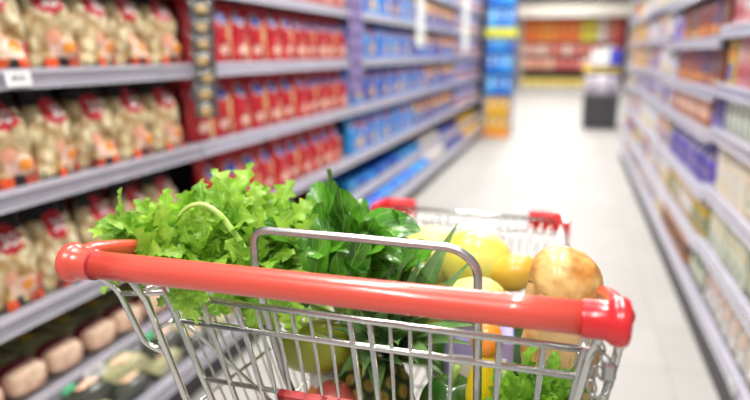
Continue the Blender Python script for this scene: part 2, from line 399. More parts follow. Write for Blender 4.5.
# ------------------------------------------------------------------ gondola shelving
def text_mesh(txt, size, name):
    cu = bpy.data.curves.new(name, 'FONT'); cu.body = txt; cu.size = size; cu.align_x = 'CENTER'; cu.align_y = 'CENTER'; cu.extrude = .0004
    ob = bpy.data.objects.new(name, cu); COL.objects.link(ob)
    bpy.context.view_layer.update()
    dg = bpy.context.evaluated_depsgraph_get(); me = bpy.data.meshes.new_from_object(ob.evaluated_get(dg))
    bpy.data.objects.remove(ob); return me
def gondola(side, y0, y1, shelves, base, top, label, rail='rail', kick='kick', bx=None):
    """side -1: left of the aisle, fronts at x=-1.40; +1: right, fronts at x=.60"""
    fx = -1.40 if side < 0 else .60
    g = -side                                   # direction towards the aisle
    root = empty('shelving_unit', (fx - g * .25, (y0 + y1) / 2, 0)); ox, oy = root.location.x, root.location.y
    def bx_(mb, xa, xb, ya, yb, za, zb, bev=0):
        xa, xb = sorted((xa - ox, xb - ox)); return mb.box(xa, xb, ya - oy, yb - oy, za, zb, 0, bev)
    bk = fx - g * .50
    bx_(MB(), bk, bk - g * .03, y0, y1, 0, top).build('back_panel', 'steel_dark', root, smooth=False)  # on the right, gap shade between goods is put into this dark colour
    for yy in (y0 + .001, y1 - .026):
        bx_(MB(), bk, bk + g * .035, yy, yy + .025, 0, top).build('upright', 'steel_dark', root, smooth=False)
    bfx = fx + g * bx
    bx_(MB(), bk, bfx - g * (.03 if side < 0 else .006), y0, y1, 0.0, base - .05).build('kick_plate', kick, root, smooth=False)
    def shelf(z, front):
        s = bx_(MB(), bk, front - g * .012, y0 + .002, y1 - .002, z - .022, z).build('shelf', 'shelf', root, smooth=False)
        mb = MB(); zs = [z + .006, z + .004, z - .002, z - .042, z - .048, z - .048]
        xs = [-.014, 0, .002, .008, .006, -.014]
        vs = []
        for yy in (y0 + .003 - oy, y1 - .003 - oy):
            for X_, Z_ in zip(xs, zs): vs.append((front + g * X_ - ox, yy, Z_))
        n = len(xs); fs = [(i, (i + 1) % n, (i + 1) % n + n, i + n) for i in range(n)] + [tuple(range(n)), tuple(range(2 * n - 1, n - 1, -1))]
        mb.add(vs, fs)
        r_ = mb.build('price_rail', rail, s, smooth=False)
        lip = MB(); 
        for zz in (z - .003, z - .0455):
            lip.box(*sorted((front + g * .0065 - ox, front + g * .0105 - ox)), y0 + .003 - oy, y1 - .003 - oy, zz - .002, zz + .002)
        lip.build('rail_lip', 'rail_lip', s, smooth=False)
    for z in shelves: shelf(z, fx)
    shelf(base, bfx)
    tag(root, label, 'shelving')
    return root
LB = [.35, 2.27, 4.15, 6.05, 7.7, 9.2, 10.6]
LS = [.315, .585, .92, 1.232, 1.545, 1.86]
nm = ['nearest', 'second nearest', 'third', 'fourth', 'fifth', 'farthest']
for i in range(6):
    gondola(-1, LB[i], LB[i + 1], LS, .165, 2.2, f'dark shelving bay with grey price rails on the left of the aisle, {nm[i]} bay', 'rail' if i == 0 else 'rail_l', 'kick', .12)
RB = [1.2, 3.2, 5.0, 6.7, 8.4]
RSH = [[.45, .70, .955, 1.145, 1.385, 1.63, 1.88], [.42, .66, .925, 1.115, 1.345, 1.59, 1.85], [.42, .67, .93, 1.14, 1.38, 1.62, 1.86], [.42, .67, .93, 1.14, 1.38, 1.62, 1.86]]
nr = ['nearest', 'second nearest', 'third', 'farthest']
for i in range(4):
    gondola(1, RB[i], RB[i + 1], RSH[i], .19, 2.1, f'shelving bay with lavender grey rails on the right of the aisle, {nr[i]} bay', 'rail_l', 'kick', -.0)
def price_tag(x, y, z, side, txt, label):
    r = empty('price_tag', (x, y, z), 0 if side < 0 else pi)
    MB().box(0, .0015, -.042, .042, -.021, .021).build('card', 'tag', r, smooth=False)
    me = text_mesh(txt, .022, 'digits'); me.materials.append(M['ink'])
    o = bpy.data.objects.new('printed_price', me); COL.objects.link(o); o.parent = r
    o.location = (.0022, 0, 0); o.rotation_euler = (pi / 2, 0, pi / 2)
    r.rotation_euler[1] = radians(-8) if side < 0 else radians(-8)
    tag(r, label, 'price tag', 'white price tags on the rails')
price_tag(-1.3885, 1.385, 1.212, -1, '49.91', 'white price tag at the picture edge on the upper left shelf rail')
price_tag(-1.3885, 1.545, .295, -1, '39.90', 'white price tag on the rail under the olive and pink packs')
price_tag(.5885, 2.29, .168, 1, '12.50', 'white price tag on the bottom rail of the right shelving')

# ------------------------------------------------------------------ packs (front towards +X, base at z=0, width along Y)
def bagfn(w_, h, d, seed=0, lean=0.0, top=.15, wr=.004, shoulder=0):
    rr = random.Random(seed); ph = [rr.uniform(0, 6) for _ in range(6)]
    def f(u, v, off=0.0, side=1):
        # u -1..1 across, v 0..1 height
        wv = (1 - .06 * sin(pi * v) if v < .9 else 1) * (1 - shoulder * max(0, (v - .45) / .55) ** 1.5)
        prof = min(1, (v / .05 + .75) if v < .05 * .25 else 1) * (1 - max(0, (v - (1 - top * 2)) / (top * 2)) ** 1.6)
        e = max(0, 1 - abs(u) ** 3.2) ** .55
        t = d / 2 * prof * e + .0012
        t += (wr * sin(ph[0] + 7 * u + 5 * v) * sin(ph[1] + 9 * v - 3 * u) + wr * .6 * sin(ph[2] + 15 * u * v + 11 * v)) * e * min(1, prof + .15)
        y = u * w_ / 2 * wv * (1 + .02 * sin(ph[3] + 8 * v)); z = v * h + .003 * sin(ph[4] + 5 * u) * (v > .9)
        x = side * (t + off) + lean * v * v
        return Vector((x, y, z))
    return f
def bag_body(f, mats, parent, name='bag', nu=16, nv=18, topmat=None, seam=True):
    mb = MB()
    mb.grid(lambda u, v: f(-1 + 2 * u, v), nu, nv)
    mb.grid(lambda u, v: f(1 - 2 * u, v, 0, -1), nu, nv)
    # base and top closure
    n = nu
    for v in (0, 1):
        vs = [f(-1 + 2 * i / n, v) for i in range(n + 1)] + [f(-1 + 2 * i / n, v, 0, -1) for i in range(n + 1)]
        fs = [(i, i + 1, n + 1 + i + 1, n + 1 + i) for i in range(n)]
        if v == 0: fs = [q[::-1] for q in fs]
        mb.add(vs, fs)
    for k, fc in enumerate(mb.f):
        if topmat is not None:
            zc = sum(mb.v[i][2] for i in fc) / len(fc)
            if zc > topmat: mb.m[k] = 1
    return mb.build(name, mats, parent)
def patch(mb, f, u0, v0, ru, rv, off=.0015, mi=0, n=14, rings=4, jag=0, rr=None, rect=False):
    """a printed shape following the bag front; ellipse or rectangle centred at (u0,v0)"""
    if rect:
        mb.grid(lambda a, b: f(u0 + ru * (2 * a - 1), v0 + rv * (2 * b - 1), off), 6, 5, mi); return
    vs = [f(u0, v0, off)]; js = [1 + (rr.uniform(-jag, jag) if rr else 0) for _ in range(n)]
    for r in range(1, rings + 1):
        for k in range(n):
            a = 2 * pi * k / n; q = r / rings * js[k]
            vs.append(f(max(-.97, min(.97, u0 + ru * q * cos(a))), max(.005, min(.985, v0 + rv * q * sin(a))), off))
    fs = [(0, 1 + k, 1 + (k + 1) % n) for k in range(n)]
    for r in range(rings - 1):
        for k in range(n):
            a = 1 + r * n; b = a + n
            fs.append((a + k, b + k, b + (k + 1) % n, a + (k + 1) % n))
    mb.add(vs, fs, mi)
TXT30 = text_mesh('30', .055, 'logo')
TXT30.materials.append(M['white'])
def make_pasta(seed):
    rr = random.Random(seed); r = empty('pasta_bag', (0, 0, 0))
    f = bagfn(.180, .272, .10, seed, lean=-.045, top=.24, wr=.008, shoulder=.22)
    bag_body(f, ['noodle', 'black'], r, 'film_bag', 20, 22, topmat=.272 * .78)
    mb = MB(); patch(mb, f, 0, .062, .95, .060, .001, 0, rect=True); mb.build('printed_band', 'black', r)
    s = rr.choice((-1, 1))
    for (u, ru) in ((-.55 * s, .28), (.35 * s, .26)): mb = MB(); patch(mb, f, u, .062, ru, .052, .003, 0, rect=True); mb.build('tomato_print', 'tomato', r)
    mb = MB(); patch(mb, f, .16, .215, .58, .10, .002, 0, jag=.14, rr=rr); patch(mb, f, -.28, .33, .22, .08, .0028, 1, jag=.1, rr=rr)
    mb.build('egg_print', ['pink', 'peach'], r)
    mb = MB(); patch(mb, f, .26, .225, .22, .066, .0038, 0); mb.build('yolk_print', 'yolk', r)
    mb = MB(); patch(mb, f, .76, .2, .2, .09, .003, 0, jag=.3, rr=rr); mb.build('red_leaf_print', 'red', r)
    mb = MB(); patch(mb, f, -.12, .70, .56, .15, .002, 0, jag=.2, rr=rr); mb2 = mb.build('logo_print', 'red', r)
    o = bpy.data.objects.new('logo_numeral', TXT30); COL.objects.link(o); o.parent = mb2
    p = f(-.12, .70, .008); o.location = p; o.rotation_euler = Euler((radians(62), 0, pi / 2))
    return r
pasta = [make_pasta(s) for s in (3, 8, 21)]
used = set()
def place(protos, key, x, y, z, rz=0, color=None, **kw):
    p = protos[key % len(protos)]
    if p.name not in used and True:
        used.add(p.name); o = p
        if color: setcolor(o, color)
    else: o = copy_tree(p, None, color)
    o.location = (x, y, z); o.rotation_euler = (kw.get('rx', 0), kw.get('ry', 0), rz)
    return o
rows = {1.232: 'on the second shelf up, at handle height above the cart', .92: '', .585: ''}
def_rows = [(1.232, 'upper shelf at left edge', 0), (.92, 'middle shelf at left edge', 1), (.585, 'lower shelf at left edge', 2)]
for z, rowname, ri in def_rows:
    n = 6 if z > 1 else 6
    for k in range(n):
        y = 1.20 + k * .182 + [.03, 0, -.02][ri]
        for dep in (0, 1):
            o = place(pasta, k + ri + dep, -1.475 - dep * .125 + RND.uniform(-.006, .006), y + RND.uniform(-.006, .006) + dep * .05, z, RND.uniform(-.2, .2))
            rowt = 'front row' if dep == 0 else 'back row'
            tag(o, f'clear egg pasta bag, {ordw(k)} from left, {rowt}, {rowname}', 'pasta bag', f'egg pasta bags on the {rowname}')

def make_red(seed):
    rr = random.Random(seed); r = empty('red_pasta_bag', (0, 0, 0))
    f = bagfn(.158, .262, .085, seed, lean=-.03, top=.22, wr=.006)
    bag_body(f, ['redfilm'], r, 'film_bag', 14, 16)
    mb = MB(); patch(mb, f, -.16, .72, .56, .11, .002, 0); mb.build('white_oval', 'white', r)
    mb = MB(); patch(mb, f, -.16, .72, .48, .09, .004, 0); mb.build('blue_oval', 'bluelogo', r)
    mb = MB(); patch(mb, f, .50, .36, .17, .33, .003, 0, rect=True); mb.build('pasta_window', 'pastawin', r)
    mb = MB(); patch(mb, f, -.25, .22, .38, .08, .003, 0, jag=.1, rr=rr); mb.build('pale_print', 'pink', r)
    return r
redb = [make_red(s) for s in (5, 14)]
for z, rn in ((1.232, 'upper'), (.92, 'middle'), (.585, 'lower'), (1.545, 'top')):
    n = 11 if z > .6 else 10
    y0 = 2.37 + (.0 if z != .585 else .05)
    k = 0; y = y0
    while y < 4.06:
        o = place(redb, k, -1.468 + RND.uniform(-.008, .008), y, z, RND.uniform(-.15, .15)); 
        tag(o, f'red pasta bag with blue oval, {ordw(k)} from left, front row, {rn} shelf', 'pasta bag', f'red pasta bags on the {rn} shelf')
        y += .168; k += 1
# a second row of red bags behind, seen in the gaps
for z, rn in ((1.232, 'upper'), (.92, 'middle')):
    for k in range(8):
        o = place(redb, k, -1.575, 2.42 + k * .19, z, RND.uniform(-.15, .15))
        tag(o, f'red pasta bag in the back row, {ordw(k)} from left, {rn} shelf', 'pasta bag', f'red pasta bags at the back of the {rn} shelf')

# generic single-mesh packs with several printed areas
def make_bagpack(name, spec, w_=.16, h=.25, d=.08, seed=1, base='film'):
    f = bagfn(w_, h, d, seed, lean=-.02, top=.2, wr=.005)
    mats = [base]; mb = MB()
    mb.grid(lambda u, v: f(-1 + 2 * u, v), 10, 12); mb.grid(lambda u, v: f(1 - 2 * u, v, 0, -1), 10, 12)
    vs = [f(-1 + .2 * i, 0) for i in range(11)] + [f(-1 + .2 * i, 0, 0, -1) for i in range(11)]
    mb.add(vs, [(i, i + 11, i + 12, i + 1) for i in range(10)])
    rr = random.Random(seed)
    for (mm, u, v, ru, rv, rect) in spec:
        if mm not in mats: mats.append(mm)
        patch(mb, f, u, v, ru, rv, .002 + .001 * len(mats), mats.index(mm), rect=rect, rr=rr, jag=0 if rect else .08)
    o = mb.build(name, mats); return o
def make_box(name, spec, w_, h, d, base='card', bev=.003, lid=None):
    mats = [base]; mb = MB(); mb.box(-d / 2, d / 2, -w_ / 2, w_ / 2, 0, h, 0, bev)
    e = .0012
    for (mm, y0, y1, z0, z1) in spec:
        if mm not in mats: mats.append(mm)
        e += .0006
        mb.box(d / 2 - .001, d / 2 + e, -w_ / 2 + w_ * y0, -w_ / 2 + w_ * y1, h * z0, h * z1, mats.index(mm))
    if lid:
        if lid not in mats: mats.append(lid)
        mb.lathe([(.012, h), (.012, h + .014), (.010, h + .016)], 12, mats.index(lid), (d * .15, 0, 0))
    o = mb.build(name, mats, smooth=False); return o
def make_jar(name, r, h, cont, lid, lab):
    mb = MB()
    mb.lathe([(r * .85, 0), (r, .006), (r, h * .78), (r * .8, h * .86)], 16, 0)
    mb.lathe([(r * .82, h * .85), (r * .86, h * .86), (r * .86, h * .99), (r * .8, h)], 16, 1)
    mb.lathe([(r * 1.01, h * .2), (r * 1.015, h * .21), (r * 1.015, h * .62), (r * 1.01, h * .63)], 16, 2)
    return mb.build(name, [cont, lid, lab])
def make_lying(name, mats, w_=.17, l=.24, t=.07, seed=2, spec=()):
    """bag lying flat, its end towards the aisle"""
    f = bagfn(w_, l, t, seed, 0, .12, .005); mb = MB(); q = lambda p: Vector((l / 2 - p.z, p.y, t / 2 + p.x))
    mb.grid(lambda u, v: q(f(-1 + 2 * u, v)), 10, 12); mb.grid(lambda u, v: q(f(1 - 2 * u, v, 0, -1)), 10, 12)
    vs = [q(f(-1 + .2 * i, 0)) for i in range(11)] + [q(f(-1 + .2 * i, 0, 0, -1)) for i in range(11)]
    mb.add(vs, [(i, i + 1, i + 12, i + 11) for i in range(10)])
    rr = random.Random(seed); ml = list(mats)
    for (mm, u, v, ru, rv) in spec:
        if mm not in ml: ml.append(mm)
        tmp = MB(); patch(tmp, f, u, v, ru, rv, .002 + .001 * len(ml), 0, jag=.15, rr=rr)
        mb.add([q(Vector(p)) for p in tmp.v], [a[::-1] for a in tmp.f], ml.index(mm))
    return mb.build(name, ml)

blue = [make_bagpack('blue_pasta_bag', [('white', -.05, .72, .5, .09, False), ('bluelogo', -.05, .72, .42, .07, False), ('orange', .2, .82, .4, .06, False), ('pastawin', .45, .34, .2, .18, True), ('tomato', -.4, .3, .25, .1, False)], .165, .25, .085, 4),
        make_bagpack('blue_pasta_bag', [('tomato', 0, .78, .45, .1, False), ('pink', .1, .6, .3, .06, False), ('pastawin', -.4, .3, .3, .15, True)], .165, .25, .085, 9)]
yb = [make_bagpack('yellow_topped_bag', [('yellow', 0, .68, .7, .17, False), ('orange', .2, .76, .3, .06, False), ('white', -.2, .40, .4, .05, False)], .17, .25, .085, 6),
      make_bagpack('yellow_topped_bag', [('orange', 0, .62, .6, .17, False), ('yellow', .1, .3, .4, .1, False), ('tomato', -.2, .84, .3, .07, False)], .17, .25, .085, 16)]
purp = [make_box('violet_carton', [('white', .1, .9, .55, .8), ('pastawin', .15, .85, .1, .4)], .13, .24, .08), make_box('violet_carton', [('orange', .1, .9, .1, .3), ('white', .2, .8, .6, .75)], .13, .24, .08)]
BLUE = [(.01, .16, .66, 1), (.015, .24, .80, 1), (.01, .10, .50, 1), (.03, .34, .85, 1)]
DB = [(.012, .03, .34, 1), (.03, .05, .42, 1), (.05, .03, .26, 1)]
VIO = [(.06, .04, .30, 1), (.13, .09, .40, 1), (.20, .14, .42, 1), (.04, .06, .36, 1)]
sh_names = {1.545: 'top visible', 1.86: 'highest', 1.232: 'upper', .92: 'middle', .585: 'lower'}
for z in (.585, .92, 1.232, 1.545, 1.86):
    sn = sh_names[z]
    y = 4.27; k = 0
    while y < (6.0 if z != .92 else 6.6):
        if z == 1.86 or True:
            o = place(blue, k, -1.47 + RND.uniform(-.01, .01), y, z, RND.uniform(-.15, .15), RND.choice(BLUE))
            tag(o, f'bright blue pasta bag, {ordw(k)} after the red bags on the {sn} left shelf', 'pasta bag', f'blue pasta bags on the {sn} shelf')
        y += .172; k += 1
    k = 0; y = max(y, 6.15)
    while y < 8.2:
        o = place(yb, k, -1.47 + RND.uniform(-.01, .01), y, z, RND.uniform(-.12, .12), RND.choice(DB + BLUE[:1]))
        tag(o, f'dark blue bag with yellow front, {ordw(k)} from left on the {sn} left shelf', 'pasta bag', f'yellow and blue bags on the {sn} shelf')
        y += .18; k += 1
    k = 0; y = 8.3
    while y < 10.5:
        o = place(purp, k, -1.46, y, z, RND.uniform(-.04, .04), RND.choice(VIO))
        tag(o, f'violet carton, {ordw(k)} from left on the {sn} left shelf', 'carton', f'violet cartons on the {sn} shelf')
        y += .15; k += 1
# red bags on the highest shelf before the blue ones
k = 0; y = 2.6
while y < 4.06:
    o = place(redb, k, -1.47, y, 1.86, RND.uniform(-.1, .1)); tag(o, f'red pasta bag on the highest shelf, {ordw(k)} from the left', 'pasta bag', 'red pasta bags on the highest shelf'); y += .17; k += 1

# two lowest shelves: olive packs with food ends, then bags lying down
def make_log():
    r = empty('olive_noodle_pack', (0, 0, 0))
    def sect(x, w_, h, rr_=.02):
        sg = lambda q: (abs(q) ** .5) * (1 if q >= 0 else -1)
        return [(x, w_ / 2 * sg(cos(a)), .0465 + h / 2 * sg(sin(a)) + .003 * sin(3 * a + 90 * x)) for a in [2 * pi * k / 20 for k in range(20)]]
    def loft(secs, name, m):
        mb = MB(); vs = [p for s_ in secs for p in s_]; n = 20
        fs = [(i * n + k, i * n + (k + 1) % n, (i + 1) * n + (k + 1) % n, (i + 1) * n + k) for i in range(len(secs) - 1) for k in range(n)]
        fs += [tuple(range(n))[::-1], tuple((len(secs) - 1) * n + k for k in range(n))]
        return mb.add(vs, fs).build(name, m, r)
    loft([sect(-.17, .09, .06), sect(-.15, .125, .085), sect(-.08, .13, .09), sect(.0, .128, .085), sect(.098, .124, .084)], 'wrapper', 'olive')
    loft([sect(.094, .128, .088), sect(.098, .134, .092), sect(.122, .134, .092), sect(.126, .128, .088)], 'collar', 'maroon')
    loft([sect(.120, .120, .076), sect(.128, .128, .080), sect(.134, .116, .070), sect(.142, .126, .080), sect(.150, .124, .084), sect(.166, .112, .072), sect(.171, .07, .04)], 'food_end', 'sausage')
    MB().box(-.12, .02, -.02, .02, .088, .0915, bev=.001).build('label_strip', 'yellow', r, smooth=False)
    return r
log = [make_log()]
for lay, (dz, nmz) in enumerate(((0, 'front row'),)):
    for k in range(6):
        y = 1.20 + k * .152
        if lay == 1 and k > 4: continue
        o = place(log, 0, -1.60 - (.0 if lay else .0) - lay * .025, y + lay * .02, .315 + dz * .92, RND.uniform(-.06, .06), rx=0)
        tag(o, f'olive wrapped pack with pinkish end, {ordw(k)} from the left in the {nmz}', 'food pack', 'olive and pink packs on the low left shelf')
lowmix = [make_lying('green_dotted_bag', ['darkfilm'], .17, .26, .07, 11, [('green', -.4, .2, .3, .07), ('green', .4, .45, .25, .08), ('white', 0, .6, .5, .12), ('red', .1, .8, .4, .06), ('sausage', .1, .08, .5, .05)]),
          make_lying('green_dotted_bag', ['olive'], .17, .26, .07, 12, [('green', .4, .18, .3, .07), ('white', -.1, .45, .6, .12), ('red', 0, .6, .3, .08), ('sausage', -.1, .1, .5, .06)])]
for z, fx, rn in ((.165, -1.28, 'bottom'),):
    for st in range(2):
        for k in range(6):
            o = place(lowmix, k + st, fx - .16 - .02 * st, 1.25 + k * .19 + .03 * st, z + .066 * st * .92, RND.uniform(-.1, .1))
            tag(o, f'dark green and white bag lying flat, {ordw(k)} from left, {"lower" if st == 0 else "upper"} one, bottom shelf', 'food bag', 'lying bags on the bottom left shelf')
redlie = [make_lying('red_snack_bag', ['redfilm'], .17, .25, .07, 31, [('white', 0, .25, .4, .1), ('bluelogo', 0, .55, .3, .08)])]
bluelie = [make_lying('blue_snack_bag', ['film'], .19, .24, .068, 33, [('white', .2, .2, .25, .06), ('film2', -.2, .4, .4, .1)])]
whitelie = [make_lying('white_flour_bag', ['bulbcell'], .20, .25, .10, 35, [])]
yellie = [make_lying('yellow_snack_bag', ['film'], .19, .25, .07, 37, [('orange', .2, .3, .3, .1)])]
def lying(protos, y0, y1, pitch, cols, stk, word, cat, t=.085):
    for z, fx, rn in ((.315, -1.40, 'second lowest'), (.165, -1.28, 'bottom')):
        k = 0; y = y0
        while y < y1:
            s_max = stk if z > .3 else 1 
            for st in range(s_max):
                o = place(protos, 0, fx - (.16 if z > .3 else .19) + RND.uniform(-.015, .01), y, z, RND.uniform(-.22, .22), RND.choice(cols) if cols else None)
                if z < .3: o.scale = (1, 1, .8)
            tag(o, f'{word} lying flat, {ordw(k)} from left, {rn} left shelf' + (', upper' if st else ''), cat, f'{word}s on the {rn} left shelf')
            y += pitch; k += 1
lying(redlie, 2.4, 4.1, .19, None, 1, 'red bag', 'snack bag', .08)
lying(bluelie, 4.3, 6.4, .21, [(.01, .20, .86, 1), (.015, .32, .95, 1), (.005, .12, .72, 1), (.03, .42, .95, 1)], 1, 'bright blue bag', 'snack bag')
lying(whitelie, 6.5, 7.2, .23, None, 1, 'plump white bag', 'flour bag', .1)
lying(bluelie, 7.3, 8.7, .21, DB, 1, 'dark blue bag', 'snack bag')
lying(yellie, 8.8, 10.5, .2, [(.80, .42, .03, 1), (.86, .55, .06, 1)], 1, 'golden yellow bag', 'snack bag')

# hanging clip strips
def hang_strip(name, x, y, ztop, zbot, n, m_item, m_bg, label, w_=.075):
    r = empty(name, (x, y, ztop))
    MB().box(-.001, .001, -.012, .012, zbot - ztop, 0).build('strip', 'tag', r, smooth=False)
    MB().tube([(-.03, 0, -.004), (0, 0, .01), (.004, 0, -.006)], .0025).build('hook', 'steel', r)
    st = (ztop - zbot) / n; rr = random.Random(n)
    for k in range(n):
        f = bagfn(w_, st * .98, .028, k + n, 0, .25, .003)
        mb = MB(); mb.grid(lambda u, v: f(-1 + 2 * u, v), 8, 8); mb.grid(lambda u, v: f(1 - 2 * u, v, 0, -1), 8, 8)
        o = mb.build('sachet', m_bg, r, loc=(.018, 0, -st * (k + 1)))
        mb = MB(); patch(mb, f, rr.uniform(-.15, .25), .42, .5, .24, .002, 0, jag=.2, rr=rr); mb.build('food_print', m_item, o)
    tag(r, label, 'hanging strip'); r.rotation_euler = (0, 0, radians(-50)); setcolor(r, (.13, .10, .22, 1))
    return r
hang_strip('clip_strip', -1.375, 2.27, 1.92, 1.03, 14, 'garlic', 'clearfilm', 'dark cellophane clip strip of golden sachets hanging between the egg pasta and red bags', .095)
hang_strip('clip_strip', -1.375, 4.12, 2.1, 1.02, 12, 'lav', 'film2', 'lavender patterned clip strip hanging between red and blue pasta bags', .11)
hang_strip('clip_strip', -1.375, 6.0, 2.1, 1.33, 8, 'teal', 'white', 'whitish clip strip hanging before the yellow and blue bags', .08)
hang_strip('clip_strip', -1.375, 8.6, 2.1, 1.28, 8, 'teal', 'white', 'farthest whitish clip strip hanging on the left shelving', .09)

# ------------------------------------------------------------------ right shelving packs
PK = {}
PK['pinkbox'] = [make_box('pink_carton', [('pink', .1, .9, .55, .85), ('red', .2, .8, .2, .4)], .085, .19, .06), make_box('pink_carton', [('white', .12, .88, .3, .5), ('peach', .2, .8, .6, .85)], .085, .19, .06)]
PK['redbrown'] = [make_box('brown_red_carton', [('orange', .1, .9, .1, .35), ('maroon', .15, .85, .6, .85)], .08, .18, .06), make_box('brown_red_carton', [('brownpack', .1, .9, .4, .8), ('pastawin', .2, .8, .1, .25)], .08, .18, .06)]
PK['greenwhite'] = [make_box('green_striped_carton', [('green', .42, .62, .1, .9), ('white', .1, .4, .2, .8)], .09, .15, .06, lid='white')]
PK['cream'] = [make_box('cream_carton', [('pastawin', .1, .9, .02, .1), ('yellow', .3, .5, .3, .42)], .085, .118, .07), make_box('cream_carton', [('yellow', .12, .5, .04, .12), ('green', .4, .62, .4, .55)], .085, .118, .07)]
PK['creamgreen'] = [make_box('pale_green_carton', [('green', .3, .5, .1, .3), ('yellow', .5, .8, .5, .6)], .10, .20, .07), make_bagpack('pale_green_pouch', [('green', .2, .5, .2, .1, False)], .11, .20, .05, 41)]
PK['whitebag'] = [make_bagpack('pale_pouch', [('pink', .1, .5, .4, .2, False), ('white', 0, .2, .5, .1, True)], .12, .24, .06, 51)]
PK['bluepk'] = [make_bagpack('violet_blue_pouch', [('white', 0, .75, .35, .08, False), ('lav', .1, .4, .5, .15, False)], .12, .19, .07, 61)]
PK['olivejar'] = [make_jar('olive_jar', .042, .18, M['yellow'], M['white'], M['olive']), make_jar('pale_jar', .042, .18, M['pastawin'], M['green'], M['white'])]
PK['orangejar'] = [make_jar('orange_jar', .045, .17, M['orange'], M['white'], M['brownpack'])]
PK['mix'] = [make_box('small_carton', [('white', .1, .9, .5, .8), ('yellow', .2, .8, .1, .3)], .10, .19, .07), make_bagpack('small_pouch', [('white', 0, .6, .5, .15, False), ('pink', 0, .25, .4, .1, False)], .12, .19, .06, 71), make_box('small_carton', [('lav', .1, .9, .1, .5), ('orange', .2, .8, .6, .85)], .10, .18, .07)]
PK['bluecart'] = [make_box('brown_tea_carton', [('peach', .08, .92, .2, .75), ('pink', .2, .8, .3, .5)], .14, .165, .07)]
def cols(*c): return [x + (1,) for x in c]
CO = dict(pinkbox=cols((.70, .30, .32), (.74, .38, .38), (.62, .22, .26)), redbrown=cols((.30, .07, .04), (.42, .16, .07), (.38, .05, .04), (.16, .10, .20)),
          greenwhite=cols((.75, .76, .70), (.70, .74, .66)), cream=cols((.80, .76, .64), (.78, .74, .60), (.82, .78, .70)), creamgreen=cols((.74, .75, .62), (.68, .72, .56), (.78, .76, .68)),
          whitebag=cols((.78, .75, .68), (.76, .68, .62), (.80, .78, .76)), bluepk=cols((.12, .10, .55), (.18, .14, .62), (.30, .26, .66)), olivejar=None, orangejar=None,
          mix=cols((.40, .34, .60), (.80, .78, .78), (.62, .16, .14), (.78, .60, .14), (.20, .28, .60), (.82, .80, .84), (.50, .10, .16), (.55, .66, .40)), bluecart=cols((.45, .15, .05), (.40, .13, .06)),
          lavmix=cols((.26, .22, .62), (.78, .76, .86), (.48, .42, .74)), palemix=cols((.84, .82, .82), (.78, .56, .58), (.62, .68, .80), (.80, .68, .50), (.84, .82, .82)), teal=cols((.55, .72, .66), (.70, .76, .72)),
          orangemix=cols((.80, .38, .04), (.70, .12, .06), (.84, .64, .10), (.80, .76, .72)))
PK['lavmix'] = PK['mix']; PK['palemix'] = PK['mix']; PK['teal'] = PK['mix']; PK['orangemix'] = PK['mix']
WID = dict(pinkbox=.092, redbrown=.086, greenwhite=.096, cream=.091, creamgreen=.11, whitebag=.125, bluepk=.122, olivejar=.092, orangejar=.096, mix=.118, bluecart=.15, lavmix=.118, palemix=.118, teal=.118, orangemix=.118)
WORD = dict(pinkbox='pink and red carton', redbrown='brown and red carton', greenwhite='white carton with green stripe', cream='small cream carton', creamgreen='pale green pack', whitebag='pale pouch with pinkish print',
            bluepk='violet blue pouch', olivejar='olive yellow jar', orangejar='orange jar', mix='small mixed coloured pack', bluecart='orange brown tea carton', lavmix='lavender pack', palemix='pale pinkish pack', teal='mint green pack', orangemix='orange and yellow pack')
CATS = dict(olivejar='jar', orangejar='jar', bluepk='pouch', whitebag='pouch')
def rrow(kind, z, y0, y1, where, stk=1, hh=0, dep=1, x=.66):
    y = y0 + WID[kind] / 2; k = 0; run = 1; rc = None; pk_ = 0
    while y + WID[kind] / 2 <= y1 + .01:
        if k % run == 0: rc = RND.choice(CO[kind]) if CO[kind] else None; run = RND.choice((2, 3, 4)); pk_ = RND.randrange(3)
        for st in range(stk):
            for dd in range(dep):
                c = CO[kind]; o = place(PK[kind], pk_ if kind != 'cream' else int(RND.random() < .3), x + dd * .10 + RND.uniform(-.004, .004), y, z + hh * st, pi + RND.uniform(-.05, .05), rc)
                lay = '' if stk == 1 else [', bottom layer', ', top layer'][st]
                tag(o, f'{WORD[kind]}, {ordw(k)} from near end, {where}{lay}' + (', back row' if dd else ''), CATS.get(kind, 'food pack'), f'{WORD[kind]}s on {where}')
        y += WID[kind] + .003; k += 1
n0 = 'nearest right bay'
Z0 = RSH[0]
rrow('pinkbox', Z0[4], 2.2, 3.17, f'fifth shelf, {n0}'); rrow('pinkbox', Z0[5], 2.4, 3.17, f'upper shelf, {n0}')
rrow('pinkbox', Z0[3], 2.2, 3.0, f'fourth shelf, {n0}'); rrow('orangemix', Z0[3], 3.02, 3.17, f'fourth shelf, {n0}')
rrow('greenwhite', Z0[2], 2.2, 3.17, f'third shelf, {n0}')
rrow('cream', Z0[1], 2.1, 3.17, f'second shelf, {n0}', 2, .119)
rrow('creamgreen', Z0[0], 2.0, 3.17, f'first shelf, {n0}')
rrow('whitebag', .19, 1.8, 3.17, f'bottom shelf, {n0}')
n1 = 'second right bay'; Z1 = RSH[1]
rrow('redbrown', Z1[4], 3.25, 4.5, f'fifth shelf, {n1}'); rrow('bluepk', Z1[4], 4.5, 4.98, f'fifth shelf, {n1}')
rrow('redbrown', Z1[3], 3.25, 4.6, f'fourth shelf, {n1}'); rrow('palemix', Z1[3], 4.6, 4.98, f'fourth shelf, {n1}')
rrow('bluepk', Z1[2], 3.23, 3.4, f'third shelf, {n1}'); rrow('bluecart', Z1[2], 3.4, 4.7, f'third shelf, {n1}'); rrow('lavmix', Z1[2], 4.7, 4.98, f'third shelf, {n1}')
rrow('bluepk', Z1[1], 3.23, 4.7, f'second shelf, {n1}'); rrow('palemix', Z1[1], 4.7, 4.98, f'second shelf, {n1}')
